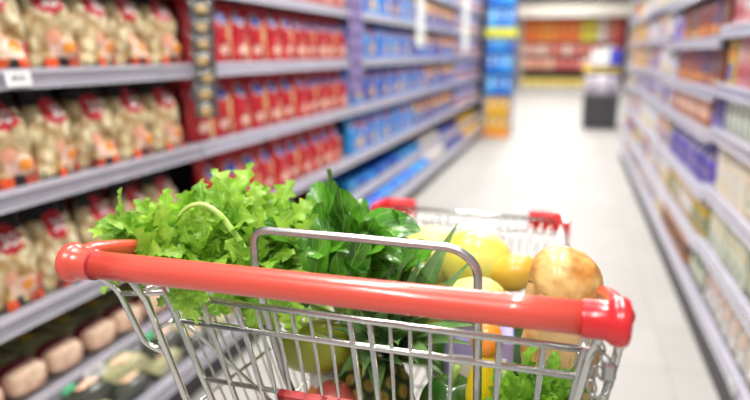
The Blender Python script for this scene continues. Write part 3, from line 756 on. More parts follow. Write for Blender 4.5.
rrow('olivejar', Z1[0], 3.23, 4.5, f'first shelf, {n1}', dep=2); rrow('palemix', Z1[0], 4.5, 4.98, f'first shelf, {n1}')
rrow('creamgreen', .19, 3.22, 3.55, f'bottom shelf, {n1}'); rrow('orangejar', .19, 3.6, 4.6, f'bottom shelf, {n1}', dep=2); rrow('palemix', .19, 4.62, 4.98, f'bottom shelf, {n1}')
rrow('redbrown', Z1[5], 3.25, 4.0, f'upper shelf, {n1}'); rrow('teal', Z1[5], 4.0, 4.98, f'upper shelf, {n1}')
for bi, (a, b) in ((2, (5.02, 6.68)), (3, (6.72, 8.38))):
    bn = ['', '', 'third right bay', 'farthest right bay'][bi]
    kinds = [['mix', 'palemix', 'lavmix', 'mix', 'palemix', 'teal', 'teal'], ['mix', 'palemix', 'mix', 'orangemix', 'orangemix', 'orangemix', 'mix']][bi - 2]
    for j, (z, kd) in enumerate(zip(RSH[bi], kinds)):
        rrow(kd, z, a, b, f'{ORD[j]} shelf, {bn}')
    rrow('palemix' if bi == 2 else 'mix', .19, a, b, f'bottom shelf, {bn}')
# dark end post of the left shelving
r = empty('end_post', (-1.45, 10.62, 0)); MB().box(-.45, .06, -.012, .012, 0, 2.25, bev=.003).build('panel', 'steel_dark', r, smooth=False)
MB().box(.06, .08, -.015, .015, 0, 2.25, bev=.003).build('edge_trim', 'kick', r, smooth=False); tag(r, 'dark end panel closing the far end of the left shelving', 'end panel')
# ------------------------------------------------------------------ end display at the far end of the left shelving
r = empty('end_display', (-1.08, 10.14, 0))
MB().box(-.205, .205, .34, .37, 0, 2.3).build('back_panel', 'steel_dark', r, smooth=False)
MB().box(-.205, -.198, -.05, .34, 0, 2.3).build('side_panel', 'bluelogo', r, smooth=False)
MB().box(.198, .205, -.05, .34, 0, 2.3).build('side_panel', 'bluelogo', r, smooth=False)
for z in (.08, .36, .66, .98, 1.30, 1.64, 1.96): MB().box(-.197, .197, -.05, .34, z - .02, z).build('shelf', 'yellow' if z < .5 else 'bluelogo', r, smooth=False)
MB().box(-.215, .25, -.075, -.052, 1.50, 1.63, bev=.004).build('yellow_sign', 'lime', r, smooth=False)
MB().box(-.197, .197, -.06, .33, 0, .09).build('base', 'orange', r, smooth=False)
tag(r, 'blue and yellow end display at the far end of the left shelving', 'display stand')
endb = [make_bagpack('blue_display_bag', [('white', 0, .5, .3, .12, False), ('teal', 0, .8, .4, .08, False)], .130, .30, .10, 81)]
for i, z in enumerate((.08, .36, .66, .98, 1.30, 1.64, 1.96)):
    for k in range(3):
        c = (.86, .50, .06, 1) if i < 2 else [(.02, .22, .72, 1), (.03, .32, .85, 1), (.05, .45, .90, 1)][(i + k) % 3]
        o = place(endb, 0, -1.08 - .132 + k * .132, 10.155, z, -pi / 2, c)
        tag(o, ('golden' if i < 2 else 'blue') + f' bag on the end display, {["left", "middle", "right"][k]} of {["lowest", "second", "third", "fourth", "fifth", "sixth", "highest"][i]} level', 'snack bag', 'bags on the end display')
# ------------------------------------------------------------------ far shelving with orange goods and its canopy
r = empty('far_display_unit', (-.65, 23.4, 0))
MB().box(-1.1, 2.3, .45, .5, 0, 2.4).build('back_panel', 'steel_dark', r, smooth=False)
for z in (.12, .72, 1.20, 1.62): MB().box(-1.1, 2.3, -.1, .45, z - .05, z).build('shelf', 'maroon' if z > 1.5 else 'steel_dark', r, smooth=False)
for x in (-1.14, 2.3): MB().box(x, x + .04, -.12, .5, 0, 2.35).build('side_panel', 'wall', r, smooth=False)
MB().box(-1.1, 2.3, -.13, -.1, 0, .1).build('base', 'wall', r, smooth=False)
MB().box(-1.14, 2.34, -.14, .5, 2.38, 2.48).build('header', 'peach', r, smooth=False)
tag(r, 'dark shelving of orange, pink and yellow goods across the end of the aisle', 'shelving')
far = {h_: [make_box('far_carton', [('white' if h_ < .6 else 'orange', .1, .9, .55, .65)], .24, h_, .2)] for h_ in (.28, .36, .30, .70)}
zn = ['lowest', 'second', 'third', 'top']
FC = {(.12, .28): cols((.82, .58, .06), (.86, .66, .10)), (.72, .36): cols((.76, .28, .18), (.80, .42, .25), (.60, .06, .05)), (1.20, .30): cols((.80, .40, .32), (.82, .60, .50), (.7, .15, .1)), (1.62, .70): cols((.90, .20, .02), (.85, .10, .02), (.92, .30, .03))}
for zi, (z, h_) in enumerate(FC):
    for k in range(12):
        c = RND.choice(FC[z, h_])
        if z == 1.62 and 7 <= k <= 8: c = (.72, .70, .05, 1)
        if k > 8: c = RND.choice([(.55, .05, .05, 1), (.75, .70, .70, 1), (.60, .20, .15, 1)])
        o = place(far[h_], 0, -1.6 + k * .27, 23.48, z, -pi / 2, c)
        tag(o, f'carton on the far display, {ordw(k)} from left, {zn[zi]} shelf', 'carton', 'goods on the far display')
r = empty('ceiling_canopy', (-.3, 22.6, 2.40))
MB().box(-3.6, 5, -.1, .1, 0, .38).build('fascia', 'cream', r, smooth=False)
MB().box(-3.6, 5, -.14, -.1, .0, .05).build('fascia_trim', 'tag', r, smooth=False)
MB().box(-3.6, 5, .1, 1.4, .2, .26).build('canopy_roof', 'wall', r, smooth=False)
MB().box(1.0, 4, -.16, -.12, .40, .9).build('dark_sign', 'steel_dark', r, smooth=False)
for x in (-3.5, 4.9): MB().box(x, x + .1, -.05, .05, -2.40, 0).build('post', 'tag', r, smooth=False)
tag(r, 'cream fascia canopy above the far display', 'canopy')
# pale pillar beside the end display
r = empty('white_pillar', (-2.05, 22.9, 0)); MB().box(-.16, .16, -.16, .16, 0, 2.7, bev=.02).build('column', 'wall', r, smooth=False)
MB().box(-.19, .19, -.19, .19, 0, .12, bev=.01).build('plinth', 'tag', r, smooth=False); tag(r, 'pale square pillar left of the far display', 'pillar')
# black bin with goods
r = empty('promotion_bin', (.47, 11.9, 0))
MB().box(-.28, .28, -.28, .28, .02, .56, bev=.015).build('bin', 'steel_dark', r, smooth=False)
MB().box(-.295, .295, -.295, .295, .56, .60, bev=.01).build('rim', 'kick_r', r, smooth=False)
MB().tube([(-.25, .25, .6), (-.25, .25, 1.2)], .012).tube([(.25, .25, .6), (.25, .25, 1.2)], .012).build('sign_post', 'steel', r)
MB().box(-.3, .3, .235, .26, .93, 1.05, bev=.004).build('yellow_sign', 'yellow', r, smooth=False)
tag(r, 'black promotion bin on the floor past the right shelving', 'display bin')
for k, (x, z, c) in enumerate(((-.18, .60, (.40, .34, .45, 1)), (0, .60, (.62, .58, .66, 1)), (.18, .60, (.30, .26, .38, 1)))):
    o = place([make_bagpack('lavender_bag', [('white', 0, .5, .4, .15, False)], .18, .30, .12, 90 + k)], 0, .47 + x, 11.8, z, -pi / 2, c)
    tag(o, f'{["grey violet", "pale lavender", "dark violet"][k]} bag standing in the black bin', 'snack bag')
o = make_box('blue_white_carton', [('white', .0, .62, 0, 1)], .48, .28, .14); o.location = (.52, 12.13, 1.05); o.rotation_euler = (0, 0, -pi / 2); o.color = (.04, .05, .50, 1)
tag(o, 'white and deep blue carton above the black bin', 'carton')

# ------------------------------------------------------------------ shopping cart
cart = empty('shopping_cart', (-.25, 1.0, 0)); CO_ = Vector((-.25, 1.0, 0))
tag(cart, 'chrome wire shopping cart with red handle, full of groceries in the aisle', 'shopping cart')
def L(p): return Vector(p) - CO_
def wires(name, paths, parent=cart, m='chrome'):
    mb = MB()
    for p, r_ in paths: mb.tube([L(q) for q in p], r_, 8)
    return mb.build(name, m, parent)
# handle
HY, HZ = .616, 1.031
hp = MB(); xs = [-.535, .022]
hp.tube([L((xs[0] + (xs[1] - xs[0]) * i / 8, HY, HZ)) for i in range(9)], .0168, 32); hp.build('handle', 'handle', cart)
def cap(sx, x_in, x_out):
    d = x_out - x_in; R = Matrix.Rotation(pi / 2 * (1 if d > 0 else -1), 3, 'Y'); D = abs(d)
    prof = [(.0150, 0), (.0182, .0006), (.0188, .004), (.0188, D * .48), (.0200, D * .52), (.0225, D * .60), (.0240, D * .68), (.0244, D * .80), (.0236, D * .88), (.021, D * .94), (.0165, D * .975), (.009, D * .995), (.002, D)]
    mb = MB().lathe(prof, 32, 0, L((x_in, HY, HZ)), R)
    o = sharp(mb.build('handle_end', 'redplastic' if sx > 0 else 'handle', cart), 60)
    xa = x_out - d * .26
    a = MB(); secs = []
    pts = [(xa, HY + .005, HZ + .004), (xa, HY + .03, HZ + .006), (xa - .002 * sx, HY + .07, HZ - .002), (xa - .006 * sx, HY + .115, HZ - .014), (xa - .008 * sx, HY + .13, HZ - .020)]
    a.tube([L(p) for p in rounded(pts, .02)], [.0150] + [.0110 if sx < 0 else .0085] * (len(rounded(pts, .02)) - 3) + [.009, .005], 16)
    a.build('handle_arm', 'redplastic' if sx > 0 else 'handle', cart)
cap(-1, -.535, -.578); cap(1, .022, .068)
for x in (-.5352,):
    MB().tube([L((x - .0012, HY, HZ)), L((x + .0012, HY, HZ))], .0190, 28).build('handle_seam', 'darkred', cart)
# rear frame (leans forward going down)
def rp(x, z): return (x, .66 + .27 * (.975 - z), z)
W1, W2, W3 = .0032, .0024, .0042
LT, RT = (-.505, .665, .985), (.040, .665, .985)           # rear top corners of the basket
FL, FR = (-.430, 1.53, .903), (-.006, 1.53, .896)          # front top corners
BL, BR = (-.415, .76, .60), (-.015, .76, .60)              # basket floor corners
FBL, FBR = (-.375, 1.47, .62), (-.055, 1.47, .62)
wires('side_post', [([(-.503, HY + .012, HZ - .012), rp(-.502, .973), rp(-.483, .813), (-.44, .78, .60), (-.42, .80, .30)], .0048)])
wires('side_post', [([(.044, HY + .012, HZ - .012), rp(.034, .97), rp(.024, .90), (.0, .76, .62), (-.01, .80, .30)], .0052)])
wires('side_post', [([(.062, HY + .012, HZ - .012), rp(.060, .97), rp(.050, .89), (.03, .80, .62), (.01, .83, .30)], .0048)])
wires('bracket_loop', [(rounded([(-.545, HY + .008, HZ - .014), rp(-.541, .985), rp(-.524, .902), rp(-.497, .893)], .014), .0044)])
wires('bracket_link', [([rp(-.540, .978), rp(-.502, .983), rp(-.470, .988)], .0036), ([rp(-.497, .93), rp(-.47, .945)], .0032)])
# rear gate
gate = wires('rear_gate', [([rp(-.422, .985), rp(.030, .979)], W3), ([rp(-.455, .948), rp(.030, .943)], W3),
    ([rp(-.440, .856), rp(.026, .850)], .0034), ([rp(-.43, .72), rp(.0, .72)], W1)])
gw = []
for i, x in enumerate([-.345, -.322, -.300, -.277, -.254, -.180, -.157, -.134, -.110]):
    t = (x + .25); gw.append(([rp(x, .980), rp(-.25 + t * .90, .66)], W2))
wires('gate_wires', gw, gate)
wires('gate_bars', [([rp(-.470, 1.0), rp(-.415, .66)], .0046), ([rp(-.420, .984), rp(-.385, .66)], .0036), ([rp(-.372, .984), rp(-.345, .66)], .0036), ([rp(-.228, .982), rp(-.222, .66)], .0038),
    ([rp(-.204, .981), rp(-.200, .66)], .0038), ([rp(-.058, .980), rp(-.068, .66)], .0038), ([rp(-.012, .979), rp(-.030, .66)], .0036), ([rp(.029, .984), rp(-.005, .66)], .0046)], gate)
# second gate with the child seat frame
uf = rounded([(-.30, .80, .66), (-.337, .715, .86), (-.366, .70, 1.0), (-.368, .70, 1.066), (-.245, .70, 1.066), (-.113, .70, 1.064), (-.089, .70, 1.045), (-.086, .71, .90), (-.09, .79, .66)], .022)
MB().tube([L(p) for p in uf], .0052, 12).build('seat_frame', 'steel', cart)
cw = [([(-.335, .735, .80), (-.09, .735, .80)], .0028)]
for i in range(7): x = -.32 + i * .032; cw.append(([(x, .735, .80), (x + .004, .79, .66)], .0018))
wires('seat_backrest', cw)
wires('hinge_strut', [([rp(-.448, .94), (-.40, .74, .83), (-.35, .78, .75)], .0028)])
# red sign frame on the gate
pf = MB(); gx0, gx1, gz0, gz1 = -.335, -.165, .70, .858
def gp(x, z, o): p = Vector(rp(x, z)); return L(p + Vector((0, -.964, -.26)) * o)
def slab(mb, x0, x1, z0, z1, o0, o1):
    v = [gp(x, z, o) for x in (x0, x1) for z in (z0, z1) for o in (o0, o1)]
    mb.add(v, [(0, 1, 3, 2), (4, 6, 7, 5), (0, 4, 5, 1), (2, 3, 7, 6), (0, 2, 6, 4), (1, 5, 7, 3)])
slab(pf, gx0, gx1, gz1 - .010, gz1, -.002, .010); slab(pf, gx0, gx1, gz0, gz0 + .010, -.002, .010)
slab(pf, gx0, gx0 + .010, gz0, gz1, -.002, .010); slab(pf, gx1 - .010, gx1, gz0, gz1, -.002, .010); slab(pf, -.275, -.269, gz0, gz1, 0, .008)
sf = pf.build('sign_frame', 'darkred', cart, smooth=False)
pc = MB(); slab(pc, gx0 + .01, gx1 - .01, gz0 + .01, gz1 - .018, -.001, .003); pc.build('sign_card', 'tag', sf, smooth=False)
# basket panels
def panel(name, A, B, C, D, nvert, hz, rt=.0044):
    """A-B top edge, C-D bottom edge"""
    mb = MB(); mb.tube([L(A), L(B)], rt, 10); mb.tube([L(C), L(D)], .0036, 8)
    for h in hz: mb.tube([L(lerp(A, C, h)), L(lerp(B, D, h))], .0026, 8)
    o = mb.build(name, 'chrome', cart); v = MB()
    for i in range(1, nvert):
        t = i / nvert; v.tube([L(lerp(A, B, t)), L(lerp(C, D, t))], .0019, 6)
    v.build('upright_wires', 'chrome', o); return o
panel('basket_side', LT, FL, BL, FBL, 34, [.14, .45, .72])
panel('basket_side', RT, FR, BR, FBR, 34, [.14, .45, .72])
panel('basket_front', FL, FR, FBL, FBR, 20, [.11, .45, .72])
panel('basket_floor', BL, BR, FBL, FBR, 16, [.12, .24, .36, .48, .60, .72, .84], .0036)
# corner bumpers
def bumper(c, sx, ln):
    mb = MB(); x, y, z = L(c)
    n = 10
    pts = [Vector((x + sx * .006, y - .075, z + .0)), Vector((x + sx * .006, y - .02, z)), Vector((x - sx * .008, y + .008, z)), Vector((x - sx * .03, y + .012, z)), Vector((x - sx * ln, y + .012, z))]
    path = rounded(pts, .02, 5); vs = []
    for i, p in enumerate(path):
        t = (path[min(i + 1, len(path) - 1)] - path[max(i - 1, 0)]).normalized(); nrm = Vector((t.y, -t.x, 0))
        for a, b in ((-.010, -.026), (-.010, .010), (-.005, .016), (.005, .016), (.010, .010), (.010, -.026), (.005, -.029), (-.005, -.029)):
            vs.append(p + nrm * a + Vector((0, 0, b)))
    fs = [(i * 8 + k, i * 8 + (k + 1) % 8, (i + 1) * 8 + (k + 1) % 8, (i + 1) * 8 + k) for i in range(len(path) - 1) for k in range(8)]
    fs += [tuple(range(8))[::-1], tuple((len(path) - 1) * 8 + k for k in range(8))]
    sharp(mb.add(vs, fs).build('corner_bumper', 'redplastic', cart), 40)
bumper((-.435, 1.53, .905), -1, .078); bumper((-.002, 1.53, .898), 1, .078)
# coin lock chain
ch = MB()
def link(c, ax, r1=.011, r2=.0055):
    c = Vector(c); ax = Vector(ax).normalized(); s_ = ax.cross(Vector((0, 1, .3))).normalized()
    return [L(c + ax * r1 * cos(a) + s_ * r2 * sin(a)) for a in [2 * pi * k / 14 for k in range(14)]]
cp = [(.040, .640, 1.002), (.046, .640, .986), (.053, .640, .970), (.050, .642, .955), (.042, .642, .972), (.036, .642, .955), (.040, .645, .938), (.047, .645, .925), (.052, .645, .94), (.056, .645, .955)]
for i in range(len(cp) - 1):
    a, b = Vector(cp[i]), Vector(cp[i + 1]); q = (a + b) / 2
    ch.tube(link(q, (b - a) if i % 2 else (b - a) + Vector((.003, .006, 0)), (.0085), .004 if i % 2 else .0028), .0016, 6, closed=True)
chn = ch.build('lock_chain', 'steel', cart)
MB().box(*[v for pr in zip(L((.046, .634, .958)), L((.060, .648, .976))) for v in pr], bev=.003).build('chain_plug', 'steel', chn, smooth=False)
# chassis and wheels
fr = MB()
fr.tube([L(p) for p in rounded([(-.42, .80, .30), (-.42, .84, .17), (-.40, 1.50, .13)], .06)], .010, 10); fr.tube([L(p) for p in rounded([(-.01, .80, .30), (-.01, .84, .17), (-.03, 1.50, .13)], .06)], .010, 10)
fr.tube([L((-.42, .86, .17)), L((-.01, .86, .17))], .009, 10); fr.tube([L((-.40, 1.48, .13)), L((-.03, 1.48, .13))], .009, 10)
fr.tube([L((-.43, .78, .60)), L((-.42, .80, .30))], .008, 10); fr.tube([L((-.0, .78, .60)), L((-.01, .80, .30))], .008, 10)
fr.tube([L((-.37, 1.46, .62)), L((-.41, 1.0, .16))], .007, 8); fr.tube([L((-.06, 1.46, .62)), L((-.02, 1.0, .16))], .007, 8)
fr.build('chassis', 'chrome', cart)
for (x, y, zt) in ((-.42, .86, .17), (-.01, .86, .17), (-.40, 1.48, .13), (-.03, 1.48, .13)):
    c = L((x, y, 0)); cst = MB().box(c.x - .022, c.x + .022, c.y - .03, c.y + .02, .095, zt - .008, bev=.004).box(c.x - .022, c.x - .018, c.y - .035, c.y + .01, .05, .10).box(c.x + .018, c.x + .022, c.y - .035, c.y + .01, .05, .10).build('caster', 'steel', cart, smooth=False)
    MB().lathe([(.03, -.016), (.052, -.014), (.055, -.008), (.055, .008), (.052, .014), (.03, .016)], 28, 0, (c.x, c.y - .01, .055), Matrix.Rotation(pi / 2, 3, 'Y')).build('wheel', 'rubber', cst)

# ------------------------------------------------------------------ leaves
def blade(mb, p, t, n, Ln, W, env, mi=0, rows_=10, half=3, curl=.6, cup=.25, ruf=.0, ph=0, twist=0):
    p = Vector(p); t = Vector(t).normalized(); n = Vector(n); n = (n - t * n.dot(t)).normalized(); b = t.cross(n)
    vs = []; uvs = []; pos = p.copy(); ang = 0; ds = Ln / rows_
    for i in range(rows_ + 1):
        v = i / rows_; a = curl * v * v
        tt = t * cos(a) - n * sin(a); nn = n * cos(a) + t * sin(a)
        if i: pos = pos + tt * ds
        tw = twist * v; bb = b * cos(tw) + nn * sin(tw); nn2 = nn * cos(tw) - b * sin(tw)
        for j in range(-half, half + 1):
            s_ = j / half; wd = env(v, s_) * W / 2
            q = pos + bb * s_ * wd + nn2 * (cup * abs(s_) ** 1.6 * wd) + nn2 * (ruf * abs(s_) * sin(ph + v * 17 + (3 if s_ > 0 else 0)))
            q += tt * (.12 * Ln * abs(s_) * (wd / (W / 2 + 1e-6)) * .6)
            vs.append(q); uvs.append((.5 + s_ / 2, v))
    w_ = 2 * half + 1
    fs = [(i * w_ + j, i * w_ + j + 1, (i + 1) * w_ + j + 1, (i + 1) * w_ + j) for i in range(rows_) for j in range(w_ - 1)]
    mb.add(vs, fs, mi, uvs)
def env_spin(v, s): return max(.02, (sin(pi * min(1, v * .92 + .07)) ** .62) * (1 - .25 * v))
def env_jag(v, s):
    e = max(.03, sin(pi * min(1, v * .93 + .05)) ** .8 * (1 - .15 * v))
    saw = 1 - ((v * 4.5 + .2) % 1)
    return e * (.45 + .75 * saw) if abs(s) > .6 else e * .62
def env_sword(v, s): return max(.01, (1 - v) ** .75 * (.75 + .5 * sin(pi * min(1, v * 1.1))))
def jag_leaf(mb, p, t, n, Ln, rr, mi=0, rows_=18):
    t = Vector(t).normalized(); n = Vector(n); n = (n - t * n.dot(t)).normalized(); b = t.cross(n)
    # short stalk then three leaflets
    for ang, k in ((0, 1.0), (.85, .78), (-.85, .78)):
        tt = t * cos(ang) + b * sin(ang)
        blade(mb, Vector(p) + t * (.05 * Ln if ang else .18 * Ln), tt, n + Vector([rr.uniform(-.25, .25) for _ in range(3)]), Ln * k, Ln * .62 * k, env_jag, mi, rows_, 3,
              rr.uniform(.1, 1.3), rr.uniform(-.1, .5), Ln * .045, rr.uniform(0, 6), rr.uniform(-.5, .5))
def clump(mb, n_, c, rad, rr, fn, out=.8, upb=.5, camb=.0, low=-.2, shell=(.55, 1.0)):
    c = Vector(c)
    for i in range(n_):
        while True:
            d = Vector([rr.gauss(0, 1) for _ in range(3)]).normalized()
            d = (d + Vector((0, -camb, 0))).normalized()
            if d.z > low: break
        s_ = rr.uniform(*shell); p = c + Vector((d.x * rad[0], d.y * rad[1], d.z * rad[2])) * s_
        t = (d * out + Vector((0, 0, upb)) + Vector([rr.uniform(-.6, .6) for _ in range(3)])).normalized()
        nrm = (d + Vector((0, -.5, .6)) + Vector([rr.uniform(-.5, .5) for _ in range(3)])).normalized()
        fn(mb, p, t, nrm, rr)

# celery bunch
rr = random.Random(11)
cel = empty('celery_bunch', (-.30, 1.02, .615)); co = Vector(cel.location)
tag(cel, 'bunch of leafy celery with jagged light green leaves hanging over the left of the cart', 'celery')
fb = MB()
def cl(mb, p, t, n, rr): jag_leaf(mb, Vector(p) - co, t, n, rr.uniform(.050, .078), rr)
clump(fb, 84, (-.462, .83, .985), (.100, .08, .060), rr, cl, .9, .25, .3, -.35)
clump(fb, 36, (-.565, .79, 1.0), (.05, .045, .032), rr, cl, .9, .1, .3, -.3)
clump(fb, 18, (-.40, .83, .965), (.055, .05, .04), rr, cl, .8, .0, .4, -.2)
fb.build('foliage', 'celery', cel)
tips = [(-.57, .80, 1.0), (-.54, .84, 1.02), (-.48, .80, 1.03), (-.45, .86, 1.04), (-.41, .82, 1.02), (-.50, .88, 1.02), (-.37, .86, 1.0), (-.53, .78, .98)]
for i, tp in enumerate(tips):
    a = Vector((-.30 + rr.uniform(-.02, .02), 1.02 + rr.uniform(-.02, .02), .625)); b_ = lerp(a, tp, .55) + Vector((.05, .02, .08))
    pts = [a * (1 - t) ** 2 + b_ * 2 * t * (1 - t) + Vector(tp) * t * t for t in [k / 12 for k in range(13)]]
    MB().tube([p - co for p in pts], [.010 - .0068 * k / 12 for k in range(13)], 10).build('stalk', 'celerystalk', cel)
# the arched stalk seen in front and the sprays hanging between the wires
arch = [(-.385, .80, .93), (-.403, .76, .999), (-.422, .76, 1.034), (-.445, .755, 1.067), (-.465, .75, 1.081), (-.485, .75, 1.078), (-.505, .75, 1.064), (-.515, .75, 1.04)]
ra = rounded(arch, .03); MB().tube([Vector(p) - co for p in ra], [.0056 - .0036 * i / (len(ra) - 1) for i in range(len(ra))], 8).build('stalk', 'celerystalk', cel)
hb = MB()
for (p, t, ln) in (((-.425, .650, 1.012), (-.25, -.15, -1), .045), ((-.430, .640, 1.0), (.25, -.1, -.9), .038), ((-.440, .645, 1.0), (-.7, 0, -.6), .030)):
    jag_leaf(hb, Vector(p) - co, t, (0.1, -1, .15), ln, rr)
hb.build('hanging_leaf', 'celery', cel)
hb = MB()
for (p, t, ln) in (((-.355, .735, .955), (-.8, -.1, -.65), .062), ((-.33, .735, .965), (-.1, -.1, -1), .05), ((-.36, .74, .965), (.5, -.2, -.6), .045), ((-.385, .74, .97), (-.3, -.1, -.9), .05)):
    jag_leaf(hb, Vector(p) - co, t, (0.1, -1, .3), ln, rr)
hb.build('hanging_leaf', 'celery', cel)
for (p, t) in (((-.514, .75, 1.045), (-.2, -.2, -1)), ((-.47, .755, 1.075), (.1, -.2, -1)), ((-.42, .80, 1.04), (.2, -.1, 1)), ((-.46, .80, 1.045), (-.2, -.1, 1)), ((-.49, .80, 1.045), (-.3, 0, 1)), ((-.54, .80, 1.02), (-.6, 0, 1)), ((-.60, .79, 1.01), (-1, 0, .3)), ((-.40, .80, 1.02), (.6, -.1, .7)), ((-.44, .76, 1.02), (.2, -.4, -1))):
    hb = MB(); jag_leaf(hb, Vector(p) - co, t, (.2, -1, .3), .055, rr); hb.build('leaf', 'celery', cel)

# spinach bunch
rr = random.Random(23)
sp = empty('spinach_bunch', (-.29, .96, .615)); co2 = Vector(sp.location)
tag(sp, 'bunch of dark green glossy spinach leaves in the middle of the cart', 'spinach')
sb = MB()
def sl(mb, p, t, n, rr):
    ln = rr.uniform(.06, .092); blade(mb, Vector(p) - co2, t, n, ln, ln * .62, env_spin, 0, 10, 4, rr.uniform(-.3, 1.0), rr.uniform(.0, .45), .003, rr.uniform(0, 6), rr.uniform(-.3, .3))
clump(sb, 62, (-.325, .87, .975), (.088, .06, .052), rr, sl, .65, .2, .6, -.25)
clump(sb, 16, (-.262, .90, .968), (.035, .05, .042), rr, sl, .7, .1, .5, -.2)
sb.build('foliage', 'spinach', sp)
for (p, t, n, ln) in (((-.350, .80, .985), (-.05, -.1, -1), (.1, -1, .2), .075), ((-.325, .785, .965), (.2, -.1, 1), (-.2, -1, .2), .085), ((-.29, .79, .955), (.4, -.1, .9), (.2, -1, .25), .10), ((-.275, .80, .945), (.2, -.1, 1), (.3, -1, .1), .085),
    ((-.35, .90, 1.0), (.1, 0, 1), (-.1, -1, .2), .09), ((-.31, .88, 1.02), (.9, -.2, .25), (.0, -.6, 1), .12), ((-.385, .81, .975), (-.2, -.1, 1), (.1, -1, .3), .08), ((-.36, .80, .96), (.25, 0, 1), (-.2, -1, .2), .075), ((-.30, .80, .985), (-.3, 0, 1), (.3, -1, .4), .08), ((-.262, .84, 1.0), (.6, -.2, -.7), (.1, -.7, .8), .08)):
    hb = MB(); blade(hb, Vector(p) - co2, t, n, ln, ln * .58, env_spin, 0, 12, 4, .5, .3, .002, 1); hb.build('leaf', 'spinach', sp)
for i in range(8):
    a = Vector((rr.uniform(-.025, .025), rr.uniform(-.02, .02), .005)); b_ = Vector((rr.uniform(-.06, .04), rr.uniform(-.12, -.06), .33))
    MB().tube([a, a.lerp(b_, .5) + Vector((0, .02, 0)), b_], .0035, 8).build('stem', 'celerystalk', sp)

# pineapple
pa = empty('pineapple', (-.262, .865, .612)); tag(pa, 'pineapple with dark scaly skin and spiky grey green crown behind the wire gate', 'pineapple')
def pf_(u, v):
    th = 2 * pi * u; ph = pi * v; a = u * 9 + v * 7; b_ = u * 9 - v * 7
    R_ = sin(ph) ** .75 if 0 < ph < pi else 0
    bump = (abs(sin(pi * a)) * abs(sin(pi * b_))) ** .5 * .006 * min(1, R_ * 1.5)
    return Vector(((.062 * R_ + bump) * cos(th), (.062 * R_ + bump) * sin(th), .113 - .112 * cos(ph) * .98))
po = MB().grid(pf_, 144, 90, closeu=True, uvf=lambda u, v: (u * 9 + v * 7, u * 9 - v * 7)); body = po.build('fruit', 'pineskin', pa)
rr = random.Random(5); cr = MB()
base = Vector((0.006, 0, .218))
for i in range(54):
    k = i / 54; az = i * 2.399; el = 1.45 - 1.35 * (1 - k) ** 1.0; el = radians(8) + (radians(80)) * k
    d = Vector((cos(az) * cos(el), sin(az) * cos(el), sin(el))); d = (d + Vector((.30, -.22, .12))).normalized()
    ln = .10 + .06 * k + rr.uniform(-.01, .015)
    up_ = Vector((-d.x * .4, -d.y * .4, 1)) if el < 1.2 else Vector((-cos(az), -sin(az), .3))
    blade(cr, base + Vector((cos(az), sin(az), 0)) * .012 * (1 - k) + Vector((0, 0, .03 * k)), d, up_, ln, .030, env_sword, 0, 10, 2, rr.uniform(-.1, .9) * (1.2 - k), .5)
for (tx, ty, tz, wd) in ((-.280, .775, .912, .030), (-.110, .775, .935, .030), (-.250, .765, .885, .028), (-.112, .775, .905, .028), (-.155, .760, .885, .030), (-.305, .80, .885, .026), (-.200, .755, .905, .030), (-.175, .765, .93, .028), (-.235, .765, .93, .026)):
    b0 = Vector((-.222, .852, .858)); v_ = Vector((tx, ty, tz)) - b0
    blade(cr, b0 - Vector(pa.location), v_ + Vector((0, 0, .03)), (0, -.5, 1), v_.length * 1.05, wd, env_sword, 0, 10, 2, .5, .4)
cr.build('crown', 'pineleaf', pa)
# tall crown blades reaching above the handle
tb = []
for (tipx, tipz, yy, wd) in ((-.128, 1.040, .84, .044), (-.178, .998, .80, .026), (-.222, 1.005, .80, .030), (-.095, .985, .84, .024), (-.150, 1.005, .86, .038), (-.235, .985, .80, .026)):
    b0 = Vector((-.225, .865, .85)); tip = Vector((tipx, yy, tipz)); v_ = tip - b0
    m_ = MB(); blade(m_, b0 - Vector(pa.location), v_ + Vector((0, 0, .06)), (-.3, -1, .25), v_.length * 1.02, wd, env_sword, 0, 12, 2, .25 if tipx > -.2 else .1, .35); m_.build('crown_leaf', 'pineleaf', pa)

# baguette standing in its paper bag
bg_ = Vector((.000, .835, .612)); tipv = Vector((.008, .825, 1.040))
bagu = empty('bread_loaf', bg_); tag(bagu, 'golden rounded bread loaf sticking out of a brown bag at the right of the cart', 'bread')
ax = (tipv - bg_)
def loaf(u, v):
    th = 2 * pi * u; ph = v
    R_ = .0475 * (max(0, 1 - ((v - .86) / .14) ** 2.6) ** .5 if v > .86 else 1) * (min(1, v / .05) ** .5 if v < .05 else 1) * (.84 + .18 * v)
    R_ *= 1 + .035 * sin(3 * th + v * 9) + .02 * sin(v * 34 + 2 * th) + .02 * sin(5 * th - v * 22)
    return ax * v + Vector((R_ * cos(th) * 1.0, R_ * sin(th), -.008 * cos(th) * R_ / .05))
MB().grid(loaf, 48, 60, closeu=True).build('crust', 'bread', bagu)
bb = empty('bread_bag', bg_ + Vector((0, 0, -.004))); tag(bb, 'crumpled brown bread bag with a netted window around the loaf', 'paper bag')
def bagw(u, v):
    th = 2 * pi * u; 
    edge = .895 + .008 * cos(th - pi * 1.05) + .005 * sin(7 * th)
    vv = v * edge
    R_ = .0405 + .0105 * vv + .0018 * sin(9 * th + vv * 30) + .003 * sin(4 * th - vv * 44) + .0015 * sin(21 * th + vv * 14) 
    R_ *= 1 - .05 * v ** 6
    return ax * vv + Vector((R_ * cos(th) * 1.0, R_ * sin(th), 0))
MB().grid(bagw, 72, 60, closeu=True).build('paper', 'paper', bb)
def win(a, b):
    th = radians(-118 + 88 * a); vv = .42 + .47 * b
    R_ = .0435 + .0105 * vv + .001 * sin(9 * th + vv * 30); return ax * vv + Vector((R_ * cos(th) * 1.0, R_ * sin(th), 0))
MB().grid(win, 20, 24, uvf=lambda u, v: (u * 20, v * 42)).build('net_window', 'net', bb)

